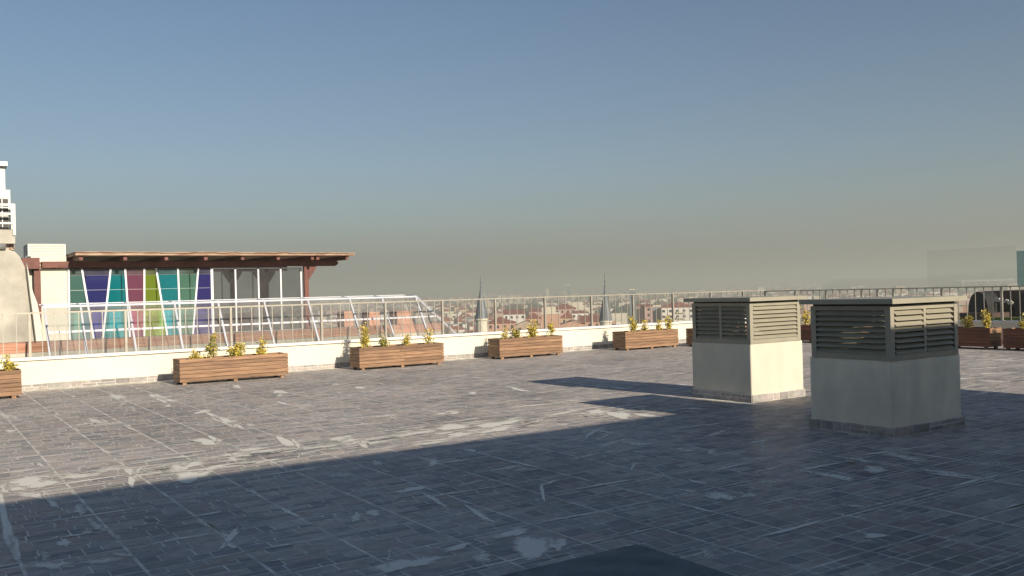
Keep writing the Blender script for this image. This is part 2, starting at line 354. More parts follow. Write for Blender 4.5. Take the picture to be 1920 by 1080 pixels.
for n_, (nv, dist, cx, cy) in enumerate(cells):
    k = rnd.randrange(14); fl_ = rnd.random() < 0.5
    if n_ < 300 and nv == 0:
        inst('tile', vmesh[k], floor, (cx, cy, 0), (0, 0, math.pi if fl_ else 0))
    else:
        s_ = -1 if fl_ else 1; b = len(big.v); src = variants[k]
        big.v += [(cx + s_ * q[0], cy + s_ * q[1], q[2]) for q in src.v]; big.f += [tuple(b + i for i in f) for f in src.f]; big.m += src.m; big.c += src.c
tag(big.build('tiles', stone, floor), kind='stuff')

# cement smears left on the tiles (traced where they lie on the floor)
SM = [ # u, v, half width, half height, angle, strength
 (62, 903, 72, 11, -3, 1.0), (20, 915, 40, 8, -3, .8), (130, 893, 45, 7, -5, .8), (70, 930, 45, 6, 5, .7), (95, 938, 18, 9, 50, .9), (10, 780, 16, 6, 10, .6),
 (210, 880, 35, 5, -5, .6), (247, 900, 9, 12, 10, 1.0), (243, 885, 20, 6, 30, .8), (255, 885, 18, 3, -35, .8), (300, 885, 30, 4, -8, .6), (360, 893, 40, 9, -8, 1.0), (345, 875, 34, 8, -10, .9), (395, 878, 30, 3, -12, .8),
 (445, 852, 28, 4, -4, 1.0), (436, 860, 8, 7, 60, .7), (470, 843, 40, 3, -7, .8), (535, 828, 22, 6, 18, 1.0), (555, 832, 12, 4, 40, .8), (500, 845, 60, 2.5, -6, .7), (390, 828, 32, 6, 2, .9), (400, 823, 14, 4, 30, .8),
 (660, 828, 30, 6, 3, 1.0), (640, 822, 26, 4, -12, .9), (680, 834, 14, 4, 20, .8), (600, 838, 40, 2.5, -8, .7), (780, 812, 50, 3, -7, .8), (850, 801, 40, 4.5, -6, 1.0), (930, 795, 42, 5, -6, 1.0), (860, 815, 30, 4, -5, .8), (930, 806, 38, 3.5, -8, .9), (700, 822, 60, 2, -8, .6),
 (1160, 778, 30, 5, 8, 1.0), (1120, 772, 22, 4, -5, .9), (1215, 779, 32, 2.5, 4, .9), (850, 773, 16, 3, -6, 1.0), (832, 775, 20, 2, -6, .8), (420, 790, 30, 5, 22, 1.0), (400, 780, 14, 4, 30, .8), (380, 772, 18, 3, -6, .8), (440, 798, 20, 4, 18, .8),
 (298, 746, 16, 7, 22, .9), (315, 750, 18, 3, 10, .8), (315, 761, 8, 2.5, 0, .7), (220, 744, 18, 6, 15, .7), (180, 790, 22, 4, 10, .7), (200, 792, 12, 3, 25, .6), (160, 795, 20, 2, -8, .6), (230, 757, 14, 3, -30, .5), (250, 768, 8, 5, 35, .5), (25, 782, 12, 4, 20, .6), (20, 808, 14, 3, -6, .7),
 (525, 735, 14, 4, 0, .9), (444, 725, 10, 3, 0, .8), (525, 741, 10, 3, -15, .6), (675, 727, 14, 2.5, 6, .8), (630, 721, 14, 1.8, -3, .6), (975, 731, 18, 2, 8, .9), (886, 737, 9, 2, 0, .9), (820, 745, 40, 1.5, -4, .5), (1160, 727, 20, 1.5, 6, .7), (1280, 722, 22, 1.6, 4, .7), (470, 797, 10, 3, 0, .6), (720, 780, 40, 1.6, -6, .6), (700, 795, 30, 1.6, -6, .5), (560, 800, 26, 1.6, -8, .5),
 (1300, 766, 36, 1.6, 3, .6), (1000, 760, 60, 1.3, -5, .7), (1080, 752, 40, 1.3, 4, .6), (735, 783, 10, 2, 25, .6),
 (430, 1010, 34, 5, -48, 1.0), (432, 1022, 14, 5, 30, .7), (150, 955, 12, 14, 55, .6), (180, 985, 8, 22, -62 , .6), (12, 985, 12, 60, -14, .8), (28, 1030, 12, 26, -20, .8), (120, 1018, 16, 7, 8, .8), (100, 1060, 40, 8, -4, .7), (190, 1052, 50, 5, -8, .6), (85, 1043, 10, 14, -40, .5), (165, 998, 14, 3, -4, .6), (222, 1010, 8, 9, 30, .5), (230, 1040, 36, 2.5, 6, .6),
 (668, 970, 9, 12, 20, .7), (700, 962, 20, 6, -5, .7), (812, 867, 8, 10, -30, .7), (706, 868, 6, 12, -70, .6), (640, 890, 30, 5, -8, .5), (770, 918, 40, 4, -8, .8), (815, 937, 36, 4, 28, .7), (885, 905, 30, 3, -12, .5), (900, 965, 34, 5, 28, .8), (960, 1000, 44, 6, -14, .8), (760, 1058, 60, 12, -10, .9), (860, 1025, 34, 5, -14, .8), (1000, 1026, 46, 18, -4, 1.0), (1045, 1020, 20, 12, 10, .8), (905, 1045, 22, 12, 20, .6), (730, 1042, 4, 16, 4, .5), (910, 1070, 14, 12, 40, .6),
 (1017, 922, 5, 18, -8, .8), (1030, 905, 26, 3, -14, .6), (1110, 812, 20, 4, -35, .7), (1150, 830, 30, 3, -16, .6), (1195, 832, 28, 4, 6, .6), (1130, 820, 24, 3, -20, .5), (1187, 875, 4, 10, 15, .6), (1245, 890, 30, 3, 35, .5), (960, 875, 30, 3, -10, .5), (985, 880, 20, 4, 0, .5), (1100, 855, 36, 2, -14, .5), (1160, 848, 30, 2, -14, .5), (1290, 845, 24, 2, -12, .6), (1335, 848, 12, 6, 30, .6), (1275, 843, 16, 3, 15, .5), (1350, 930, 34, 8, 12, .7), (1405, 928, 20, 5, 5, .6), (1290, 920, 26, 3, 8, .5),
 (1430, 838, 6, 14, -10, .5), (1560, 892, 50, 5, 10, .7), (1640, 880, 30, 6, 6, .7), (1450, 903, 34, 4, -4, .5), (1520, 885, 40, 4, 4, .5), (1700, 858, 40, 6, 12, .6), (1780, 887, 80, 3, 8, .6), (1860, 870, 60, 6, 2, .45), (1640, 1004, 24, 5, 4, .8), (1330, 1041, 20, 9, 20, .5), (1600, 948, 26, 3, 2, .5), (1510, 937, 30, 3, 8, .5), (1440, 880, 40, 2, -12, .5), (1370, 875, 40, 2.5, -12, .6), (1590, 812, 40, 4, 10, .5), (1545, 800, 24, 3, -10, .5), (1345, 812, 30, 2.5, -14, .6), (1880, 1045, 24, 6, -6, .5), (1690, 960, 40, 2, 10, .4), (1760, 985, 30, 2, -14, .4),
 (560, 960, 30, 2, -10, .4), (520, 980, 24, 2, -12, .4), (345, 870, 10, 3, 0, .6), (1400, 757, 30, 1.5, 3, .9), (1340, 750, 40, 1.4, 5, .8), (1860, 700, 40, 1.2, -2, .7), (1850, 690, 30, 1.0, -3, .7), (1860, 715, 40, 1.4, 2, .6), (1880, 675, 30, 1.0, 0, .7), (1560, 690, 20, 1.2, 0, .6)]
sm = MB(); rg = random.Random(5)
for (u, v, a, b, an, st) in SM:
    if v + b > 1079: continue
    n_ = 18; ca, sa = math.cos(R(an)), math.sin(R(an)); outer = []; mid = []
    ph = [rg.uniform(0, 6.28) for _ in range(4)]
    for k in range(n_):
        t = 2 * math.pi * k / n_
        q = 1 + 0.22 * math.sin(2 * t + ph[0]) + 0.16 * math.sin(3 * t + ph[1]) + 0.14 * math.sin(5 * t + ph[2]) + rg.uniform(-0.10, 0.10)
        px_, py_ = a * q * math.cos(t) * 1.25, b * q * math.sin(t) * 1.25
        outer.append(on_z(u + px_ * ca - py_ * sa, v + px_ * sa + py_ * ca, 0.004)); mid.append(on_z(u + .55 * (px_ * ca - py_ * sa), v + .55 * (px_ * sa + py_ * ca), 0.004))
    c0 = (0.0, 0, 0); c1 = (0.56 * st + .03,) * 3; c2 = (0.72 * st + .03,) * 3; ce = on_z(u, v, 0.004)
    for k in range(n_):
        j = (k + 1) % n_
        sm.poly([outer[k], mid[k], mid[j], outer[j]], 0, (c0, c1, c1, c0)); sm.poly([mid[k], ce, mid[j]], 0, (c1, c2, c1))
def floor_smear(cx, cy, a, b, an, st):
    n_ = 14; ca, sa = math.cos(an), math.sin(an); ph = [rg.uniform(0, 6.28) for _ in range(3)]; outer = []; mid = []
    for k in range(n_):
        t = 2 * math.pi * k / n_; q = 1 + .2 * math.sin(2 * t + ph[0]) + .18 * math.sin(3 * t + ph[1]) + .15 * math.sin(5 * t + ph[2]) + rg.uniform(-.1, .1)
        x_, y_ = a * q * math.cos(t), b * q * math.sin(t); outer.append((cx + x_ * ca - y_ * sa, cy + x_ * sa + y_ * ca, .0035)); mid.append((cx + .55 * (x_ * ca - y_ * sa), cy + .55 * (x_ * sa + y_ * ca), .0035))
    c1 = (.5 * st,) * 3; c2 = (.66 * st,) * 3
    for k in range(n_):
        j = (k + 1) % n_; sm.poly([outer[k], mid[k], mid[j], outer[j]], 0, ((0, 0, 0), c1, c1, (0, 0, 0))); sm.poly([mid[k], (cx, cy, .0035), mid[j]], 0, (c1, c2, c1))
for k in range(620):
    along_x = rg.random() < .6
    jx = X0 + round((rg.uniform(-.5, 20) - X0) / T) * T; jy = Y0 + round((rg.uniform(3, 18.8) - Y0) / T) * T
    st = rg.uniform(.6, 1.2); ln = rg.uniform(.08, .55)
    if along_x: cx, cy, an = rg.uniform(-.5, 20), jy + rg.gauss(0, .03), rg.gauss(0, .05)
    else: cx, cy, an = jx + rg.gauss(0, .03), rg.uniform(3, 18.8), math.pi / 2 + rg.gauss(0, .05)
    if 8.1 < cx < 10.9 and 5.3 < cy < 9.9: continue
    floor_smear(cx, cy, ln, rg.uniform(.012, .045), an, st)
for k in range(130):      # the chalky strip where rubble was dragged
    cx = rg.uniform(.4, 8.2); cy = 9.25 + rg.gauss(0, .28); floor_smear(cx, cy, rg.uniform(.1, .5), rg.uniform(.02, .09), rg.gauss(0, .12), rg.uniform(.6, 1.1))
for k in range(60):      # scratches
    floor_smear(rg.uniform(.5, 12), rg.uniform(3.5, 14), rg.uniform(.06, .2), rg.uniform(.006, .014), rg.uniform(0, 3.1), rg.uniform(.8, 1.2))
so_ = sm.build('cement_smears', smear, floor, fix=True); so_['kind'] = 'stuff'

# green sheet lying on the tiles at the bottom of the view
gm = MB().box(0.6, 3.74, 1.6, 4.28, 0.006, 0.016)
tag(gm.build('rubber_sheet', greenmat), 'dark green flat sheet lying on the shaded tiles at the bottom edge', 'floor mat')
# a dry leaf or two
lf = MB(); 
for (u, v) in ((1592, 868),):
    p = on_z(u, v, 0.01)
    lf.poly([p, p + Vector((0.05, 0.03, 0.02)), p + Vector((0.09, 0.0, 0.005)), p + Vector((0.05, -0.04, 0.015))])
    lf.poly([p + Vector((0.02, 0.05, 0)), p + Vector((0.07, 0.07, 0.02)), p + Vector((0.10, 0.04, 0.0)), p + Vector((0.06, 0.02, 0.01))])
tag(lf.build('dry_leaf', rust), 'curled brown dry leaf on the shaded tiles in front of the near vent', 'leaf')

# ================================================================ PARAPET WALLS
def skirt_mesh(length, ht, seed):
    mb = MB(); rg = random.Random(seed)
    tile_blocks(mb, -length / 2 + .003, 0.004, length / 2 - .003, ht - .003, rg, z0=0.0, z1=0.004)
    # stand it up: (x, y, z) -> (x, -z, y)
    mb.v = [(x, -z, y) for x, y, z in mb.v]
    b = len(mb.v); mb.v += [(-length / 2 + .001, 0, 0), (length / 2 - .001, 0, 0), (length / 2 - .001, 0, ht), (-length / 2 + .001, 0, ht), (-length / 2 + .001, 0.012, ht), (length / 2 - .001, 0.012, ht)]
    mb.f += [(b, b + 1, b + 2, b + 3), (b + 3, b + 2, b + 5, b + 4)]; mb.m += [1, 1]; mb.c += [None, None]
    return mb.mesh('skirting_tile', [stone, grout])
skv = [skirt_mesh(T, 0.115, 200 + i) for i in range(5)]
ZC = 0.56
pw = empty('parapet_wall', (7, YL, 0)); tag(pw, 'long cream parapet wall with white coping behind the row of planters', 'wall')
MB().box(-15, XR - 7, 0, 0.22, 0, ZC).build('masonry', cream, pw)
cm = MB().prism([(-0.06, 0.0), (0.26, 0.0), (0.26, 0.05), (-0.055, 0.058), (-0.06, 0.05)], 'x', -1.248, 1.248).mesh('coping', copem, fix=True)
x = -8 + 1.25
while x < XR + 0.3:
    inst('coping', cm, pw, (x - 7, 0, ZC)); x += 2.5
i = 0; x = -8 + T / 2 + 0.03
while x < XR:
    inst('skirting_tile', skv[i % 5], pw, (x - 7, -0.013, 0)); x += T; i += 1
pr = empty('parapet_wall', (XR, 9, 0)); tag(pr, 'shaded parapet wall with coping along the right side behind dark planters', 'wall')
MB().box(0.002, 0.22, -8.6, YL - 9 - 0.03, 0, ZC - .04).build('masonry', cream, pr)
cm2 = MB().prism([(-0.06, 0.0), (0.26, 0.0), (0.26, 0.05), (-0.055, 0.058), (-0.06, 0.05)], 'y', -1.248, 1.248).mesh('coping', copem, fix=True)
y = YL - 0.04 - 1.25
while y > 0.5:
    inst('coping', cm2, pr, (0, y - 9, ZC - 0.04)); y -= 2.5
i = 0; y = YL - T / 2 - 0.03
while y > 0.6:
    inst('skirting_tile', skv[(i * 2) % 5], pr, (-0.012, y - 9, 0), (0, 0, -math.pi / 2)); y -= T; i += 1

# ---------------------------------------------------------------- railings
def railing(name, p0, p1, posts, z0, z1, label, spacing=0.222):
    p0 = Vector(p0); p1 = Vector(p1); d = (p1 - p0).normalized(); Ln = (p1 - p0).length
    root = empty(name, p0, math.atan2(d.y, d.x)); tag(root, label, 'railing')
    MB().box(0, Ln, -0.024, 0.024, z1 - 0.03, z1).build('top_rail', steel, root)
    pm = MB().box(-0.022, 0.022, -0.03, 0.03, 0.0, z1 - 0.031 - z0).box(-0.05, 0.05, -0.05, 0.05, 0.0, 0.008).mesh('post', steel)
    bm_ = MB().box(-0.0075, 0.0075, -0.0075, 0.0075, 0.0, z1 - 0.031 - z0).box(-0.014, 0.014, -0.013, 0.013, z1 - 0.055 - z0, z1 - 0.0312 - z0).mesh('baluster', steel)
    for s in posts: inst('post', pm, root, (s, 0, z0))
    for a, b in zip(posts[:-1], posts[1:]):
        n_ = max(1, round((b - a) / spacing))
        for k in range(1, n_): inst('baluster', bm_, root, (a + (b - a) * k / n_, 0, z0))
    return root
YR = YL + 0.12; XRR = XR + 0.12
lp = [-7.95, -6.1, -4.1, -2.1, -0.05, 1.93, 3.63, 5.72, 7.75, 9.33, 10.86, 12.39, 13.94, 15.5, 17.0, 18.53, 20.09, 21.5, XRR]
railing('railing', (-8, YR, 0), (XRR, YR, 0), [a + 8 for a in lp], ZC + 0.052, 1.46, 'long metal balustrade standing on the sunlit cream parapet')
rp_ = [0.0] + [YR - a for a in (18.2, 17.08, 15.88, 15.38, 14.89, 13.49, 11.94, 10.4, 8.9, 7.4, 5.9, 4.4, 2.9, 1.4)]
railing('railing', (XRR, YR - 0.03, 0), (XRR, 0.6, 0), rp_[1:], ZC + 0.012, 1.43, 'metal balustrade standing on the shaded right hand parapet')

# ================================================================ PLANTERS
def make_planter(w_front, w_end, L_=2.0, D_=0.52, split=False):
    root = empty('wooden_planter')
    ph = 0.073; z0 = 0.055; n_ = 6; g_ = 0.007
    for k in range(n_):
        za = z0 + k * ph; zb = za + ph - g_; o = rnd.uniform(-0.002, 0.002)
        if split and k in (1, 2, 3, 4):
            s = L_ * (0.5 + (0.02 if k % 2 else -0.03))
            segs = [(0.0, s - 0.002), (s + 0.002, L_)]
        else: segs = [(0.0, L_)]
        for a, b in segs:
            inst('plank', MB().box(-(b - a) / 2, (b - a) / 2, -0.011, 0.011, -ph / 2 + g_ / 2, ph / 2 - g_ / 2).mesh('plank', w_front), root, ((a + b) / 2, 0.011 + o, (za + zb) / 2))
        inst('plank', MB().box(-L_ / 2, L_ / 2, -0.011, 0.011, -ph / 2 + g_ / 2, ph / 2 - g_ / 2).mesh('plank', w_front), root, (L_ / 2, D_ - 0.011, (za + zb) / 2))
        em = MB().box(-0.011, 0.011, -(D_ - 0.05) / 2, (D_ - 0.05) / 2, -ph / 2 + g_ / 2, ph / 2 - g_ / 2).mesh('plank', w_end)
        inst('plank', em, root, (0.013 + o, D_ / 2, (za + zb) / 2)); inst('plank', em, root, (L_ - 0.013 - o, D_ / 2, (za + zb) / 2))
    fm = MB().box(-0.035, 0.035, -0.03, 0.03, 0, 0.052).mesh('foot', w_end)
    for fx in (0.09, L_ / 2, L_ - 0.12):
        for fy in (0.05, D_ - 0.06): inst('foot', fm, root, (fx, fy, 0.0))
    MB().box(0.03, L_ - 0.03, 0.026, D_ - 0.026, z0 + 0.01, z0 + n_ * ph - 0.05).build('soil', soil, root)
    return root
PL = [  # x, y, length, rot, material, label
 (-0.42, 17.72, 2.05, 0, 0, True, 'wooden planter cut off by the left edge of the view, first in the row'),
 (4.28, 17.78, 2.12, 0, 0, False, 'reddish plank planter second from left, in front of the coloured glass'),
 (8.08, 18.05, 2.08, 0, 0, True, 'plank planter third from left with split boards, in front of the skylight end'),
 (11.74, 18.15, 1.88, 0, 0, False, 'plank planter fourth from left, in front of the left minaret'),
 (15.48, 17.92, 1.88, 0, 0, False, 'plank planter fifth from left, directly left of the louvred vents'),
 (17.6, 17.35, 1.9, 0, 0, False, 'planter mostly hidden behind the farther louvred vent'),
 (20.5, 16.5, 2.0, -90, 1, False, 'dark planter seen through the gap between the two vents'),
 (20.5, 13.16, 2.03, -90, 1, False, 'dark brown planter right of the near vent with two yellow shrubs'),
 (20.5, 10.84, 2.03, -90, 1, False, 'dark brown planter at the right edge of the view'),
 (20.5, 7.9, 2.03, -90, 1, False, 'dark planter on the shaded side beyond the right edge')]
planters = []
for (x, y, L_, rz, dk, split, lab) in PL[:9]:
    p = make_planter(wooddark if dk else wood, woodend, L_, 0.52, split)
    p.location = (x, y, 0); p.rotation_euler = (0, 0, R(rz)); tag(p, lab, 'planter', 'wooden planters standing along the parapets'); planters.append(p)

# ---------------------------------------------------------------- shrubs
def shrub(px_, py_, z, ht, wd, dens, lean, mt, label, seed):
    rg = random.Random(seed); root = empty('shrub', (px_, py_, z)); tag(root, label, 'shrub', 'small yellow-green shrubs growing in the planters')
    st = MB(); lv = MB(); tips = []
    ns = 2 if wd < 0.14 else 4
    for k in range(ns):
        a = rg.uniform(0, 6.28); top = Vector((lean * ht + math.cos(a) * wd * 0.35, math.sin(a) * wd * 0.35, ht * (1.0 if k == 0 else rg.uniform(0.5, 0.85))))
        mid = top * 0.5 + Vector((rg.uniform(-.03, .03), rg.uniform(-.03, .03), 0)); st.tube([(0, 0, -0.04), mid, top], [0.007, 0.005, 0.002], 5)
        for t in [0.25 + 0.75 * q / 7 for q in range(8)]:
            tips.append(mid.lerp(top, (t - .5) * 2) if t > .5 else Vector((0, 0, 0)).lerp(mid, t * 2))
    n_ = int(dens * 2.4)
    clumps = [(rg.choice(tips) + Vector((rg.gauss(0, wd * .22), rg.gauss(0, wd * .22), rg.gauss(0, .02))), rg.uniform(.03, .06)) for _ in range(max(4, n_ // 16))]
    for k in range(n_):
        c, cr_ = rg.choice(clumps); p = c + Vector((rg.gauss(0, cr_ * .75), rg.gauss(0, cr_ * .75), rg.gauss(0, cr_ * .75)))
        if p.z < 0.0: p.z = abs(p.z)
        d = Vector((rg.gauss(0, 1), rg.gauss(0, 1), rg.gauss(0.3, .8))).normalized(); s = d.cross(Vector((rg.gauss(0, 1), rg.gauss(0, 1), rg.gauss(0, 1)))).normalized()
        ln = rg.uniform(.032, .058); w2 = ln * .32
        lv.poly([p, p + d * ln * .5 + s * w2, p + d * ln, p + d * ln * .5 - s * w2], 0 if rg.random() < 0.72 else 1)
    stm_ = st.build('stem', twig, root); lv.build('foliage', [leafy, leafg] if mt == 0 else [leafg, leafy], stm_)
    return root
# pixel u of the shrub, v of its top, v of its foot, planter index, leafiness, width
SH = [(16, 672, 694, 0, 150, .16, 0, 'low golden shrub in the planter at the left edge'),
 (368, 655, 673, 1, 70, .20, 0, 'sparse thin shrub, leftmost in the second planter'),
 (400, 630, 670, 1, 170, .10, 1, 'tall narrow green shrub in the second planter, second from its left end'),
 (441, 647, 669, 1, 280, .20, 0, 'round bushy golden shrub in the middle of the second planter'),
 (489, 641, 662, 1, 150, .12, 0, 'small round-headed golden shrub at the right end of the second planter'),
 (686, 616, 652, 2, 220, .12, 0, 'tallest leaning shrub at the left end of the third planter'),
 (721, 631, 650, 2, 120, .10, 1, 'short green shrub second from left in the third planter'),
 (764, 629, 647, 2, 110, .09, 0, 'short shrub second from right in the third planter'),
 (804, 618, 645, 2, 80, .16, 0, 'open straggly golden shrub at the right end of the third planter'),
 (947, 611, 636, 3, 70, .14, 0, 'sparse golden shrub at the left end of the fourth planter'),
 (968, 612, 635, 3, 150, .14, 1, 'dark green shrub second from left in the fourth planter'),
 (998, 604, 632, 3, 260, .16, 0, 'broad bright yellow shrub in the middle of the fourth planter'),
 (1034, 608, 631, 3, 130, .10, 0, 'narrow golden shrub at the right end of the fourth planter'),
 (1188, 597, 624, 4, 170, .13, 0, 'tall bushy yellow-green shrub at the left end of the fifth planter'),
 (1209, 603, 622, 4, 100, .11, 0, 'short yellow shrub second from left in the fifth planter'),
 (1235, 603, 620, 4, 90, .11, 0, 'small golden shrub second from right in the fifth planter'),
 (1256, 595, 618, 4, 150, .11, 0, 'tall upright shrub at the right end of the fifth planter'),
 (1512, 578, 612, 6, 150, .15, 0, 'yellow shrub seen in the gap between the two vents'),
 (1813, 594, 614, 7, 170, .15, 0, 'bushy yellow shrub beside the near vent, in the dark planter'),
 (1852, 585, 614, 7, 190, .13, 0, 'taller yellow shrub at the right end of the dark planter'),
 (1921, 591, 614, 8, 170, .15, 0, 'yellow shrub at the very right edge of the view')]
for i, (u, vt, vf, pi, dn, wd, mt, lab) in enumerate(SH):
    if pi < 6:
        y = PL[pi][1] + 0.26; f_ = on_y(u, vf, y); t_ = on_y(u, vt, y); x = f_.x
        x = max(PL[pi][0] + .1, min(PL[pi][0] + PL[pi][2] - .1, x))
    else:
        x = PL[pi][0] + 0.26; f_ = on_x(u, vf, x); t_ = on_x(u, vt, x); y = f_.y
    shrub(x, y, 0.44, max(0.14, t_.z - 0.44), wd, dn * 1.1, rnd.uniform(-.12, .12), mt, lab, 300 + i)

# ================================================================ LOUVRED VENTS
def vent(name, x0, x1, y0, y1, zb, zt, bays_left, bays_right, lab, stm):
    root = empty(name, ((x0 + x1) / 2, (y0 + y1) / 2, 0)); tag(root, lab, 'roof vent', 'louvred roof vents on the terrace')
    cx, cy = root.location.x, root.location.y; a0, a1, b0, b1 = x0 - cx, x1 - cx, y0 - cy, y1 - cy
    t = 0.12
    m = MB(); rr = .016; rgp = random.Random(int(x0 * 100)); rings = []
    crn = [(a0 + rr, b0 + rr, math.pi, (a0 + t, b0 + t)), (a1 - rr, b0 + rr, 1.5 * math.pi, (a1 - t, b0 + t)), (a1 - rr, b1 - rr, 0, (a1 - t, b1 - t)), (a0 + rr, b1 - rr, .5 * math.pi, (a0 + t, b1 - t))]
    zs_ = [0, .12, .25, .38, .5, .62, .72, zb - .006, zb]
    for zi, z in enumerate(zs_):
        ring = []; ins = .006 if zi == len(zs_) - 1 else 0
        for ci, (px_, py_, a_, q_) in enumerate(crn):
            wob = rgp.uniform(-.003, .003)
            for k in range(4):
                t_ = a_ + k * math.pi / 6; ring.append((px_ + (rr + wob - ins) * math.cos(t_), py_ + (rr + wob - ins) * math.sin(t_), z, ci))
        rings.append(ring)
    for r0_, r1_ in zip(rings[:-1], rings[1:]):
        for k in range(16): j = (k + 1) % 16; m.poly([r0_[k][:3], r0_[j][:3], r1_[j][:3], r1_[k][:3]])
    top = rings[-1]
    for k in range(16):
        j = (k + 1) % 16; qa = crn[top[k][3]][3]; qb = crn[top[j][3]][3]
        if qa == qb: m.poly([top[k][:3], top[j][:3], (qa[0], qa[1], zb)])
        else: m.poly([top[k][:3], top[j][:3], (qb[0], qb[1], zb), (qa[0], qa[1], zb)]); m.poly([(qa[0], qa[1], zb), (qb[0], qb[1], zb), (qb[0], qb[1], .3), (qa[0], qa[1], .3)])
    m.poly([(c_[3][0], c_[3][1], .3) for c_ in crn])
    o = m.build('plinth', stm, root)
    # skirting tiles round the foot
    for (L_, ox, oy, rz) in ((x1 - x0, 0, b0 - 0.014, 0), (x1 - x0, 0, b1 + 0.014, math.pi), (y1 - y0, a0 - 0.014, 0, -math.pi / 2), (y1 - y0, a1 + 0.014, 0, math.pi / 2)):
        n_ = 2; l = (L_ + 0.05) / n_
        for k in range(n_):
            s = -L_ / 2 - 0.025 + l * (k + .5)
            inst('skirting_tile', skirt_mesh(l, 0.105, rnd.randrange(9999)), root, (ox + s * math.cos(rz), oy + s * math.sin(rz), 0), (0, 0, rz))
    # louvre frame stands a little inside the plinth
    f0, f1, g0, g1 = a0 - 0.01, a1 - 0.05, b0 - 0.012, b1 - 0.04; cw = 0.065; zf = zb + 0.002
    fr = MB()
    for (p, q) in ((f0, g0), (f1 - cw, g0), (f0, g1 - cw), (f1 - cw, g1 - cw)): fr.box(p, p + cw, q, q + cw, zf, zt)
    rb, rt = 0.06, 0.045; e = 0.003; th = 0.035
    for (z0_, z1_) in ((zf, zf + rb), (zt - rt, zt)):
        fr.box(f0 + cw, f1 - cw, g0 + e, g0 + th, z0_, z1_); fr.box(f0 + cw, f1 - cw, g1 - th, g1 - e, z0_, z1_)
        fr.box(f0 + e, f0 + th, g0 + cw, g1 - cw, z0_, z1_); fr.box(f1 - th, f1 - e, g0 + cw, g1 - cw, z0_, z1_)
    def mull(side, n_):
        for k in range(1, n_):
            if side in ('front', 'back'):
                q = f0 + cw + (f1 - f0 - 2 * cw) * k / n_; yy = g0 if side == 'front' else g1 - th
                fr.box(q - 0.022, q + 0.022, yy + e, yy + th - e, zf + rb, zt - rt)
            else:
                q = g0 + cw + (g1 - g0 - 2 * cw) * k / n_; xx = f0 if side == 'left' else f1 - th
                fr.box(xx + e, xx + th - e, q - 0.022, q + 0.022, zf + rb, zt - rt)
    mull('front', bays_right); mull('back', bays_right); mull('left', bays_left); mull('right', bays_left)
    frame = fr.build('louvre_frame', louver, root)
    ns = 8; zs0, zs1 = zf + rb, zt - rt; dz = (zs1 - zs0) / ns
    def slats(length, n_, axis, off, sgn):
        seg = (length - 2 * cw) / n_
        prof = [(-0.034, -0.027), (-0.038, -0.025), (0.014, 0.024), (0.018, 0.022)]
        ml = seg - (0.046 if n_ > 1 else 0.006)
        me = MB().prism([(p * 1.0, z) for p, z in prof], 'x', -ml / 2, ml / 2).mesh('slat', louver, fix=True)
        for b in range(n_):
            s = -length / 2 + cw + seg * (b + .5)
            for k in range(ns):
                z = zs0 + dz * (k + .5)
                if axis == 'x': inst('slat', me, frame, ((f0 + f1) / 2 + s, off, z), (R(rnd.uniform(-2, 2)), 0, 0 if sgn > 0 else math.pi))
                else: inst('slat', me, frame, (off, (g0 + g1) / 2 + s, z), (R(rnd.uniform(-2, 2)), 0, -math.pi / 2 if sgn > 0 else math.pi / 2))
    slats(f1 - f0, bays_right, 'x', g0 + 0.026, 1); slats(f1 - f0, bays_right, 'x', g1 - 0.026, -1)
    slats(g1 - g0, bays_left, 'y', f0 + 0.026, 1); slats(g1 - g0, bays_left, 'y', f1 - 0.026, -1)
    cp = MB(); cp.box(f0 - 0.085, f1 + 0.055, g0 - 0.085, g1 + 0.085, zt + 0.022, zt + 0.075); cp.box(f0 + 0.02, f1 - 0.02, g0 + 0.02, g1 - 0.02, zt, zt + 0.022, 1)
    cp.build('cap_slab', [louver, darkwood], root)
    return root
vent('louvred_vent', 9.58, 10.67, 8.5, 9.62, 0.80, 1.365, 2, 1, 'farther louvred roof vent, its cream front face fully in the sun', stucco)
vent('louvred_vent', 8.37, 9.64, 5.57, 6.58, 0.79, 1.355, 1, 2, 'nearer louvred roof vent standing in shade, only its top slats sunlit', stucco2)

# ================================================================ THE BUILDING BEHIND THE CAMERA
HB = 3.25; XE = 13.53
bb = empty('rooftop_building', (0, -4, 0)); tag(bb, 'building behind the viewer whose eave shades the near terrace', 'building')
MB().box(-14, XE, -8, 4.16, HB - 0.28, HB).build('roof_slab', facade, bb)
MB().box(-13.8, XE - 0.2, -8, -7.8, 0, HB - 0.282).box(XE - 0.4, XE - 0.2, -7.79, 3.4, 0, HB - 0.282).box(-13.8, -13.6, -7.79, 3.4, 0, HB - 0.282).build('wall', facade, bb)
MB().box(-13.59, XE - 0.41, -7.79, 3.9, -0.2, 0.004).build('floor', deck, bb)
for k in range(10):
    xx = -13.5 + k * 2.95
    MB().box(xx, xx + 0.08, 3.42, 3.5, 0.006, HB - 0.284).build('window_post', whitemetal, bb)
    if k < 9: MB().box(xx + 0.082, xx + 2.948, 3.455, 3.465, 0.006, HB - 0.284).build('window_pane', clear, bb)
MB().box(-13.59, XE - 0.41, 3.25, 3.41, 0.006, 0.05).build('sill', whitemetal, bb)

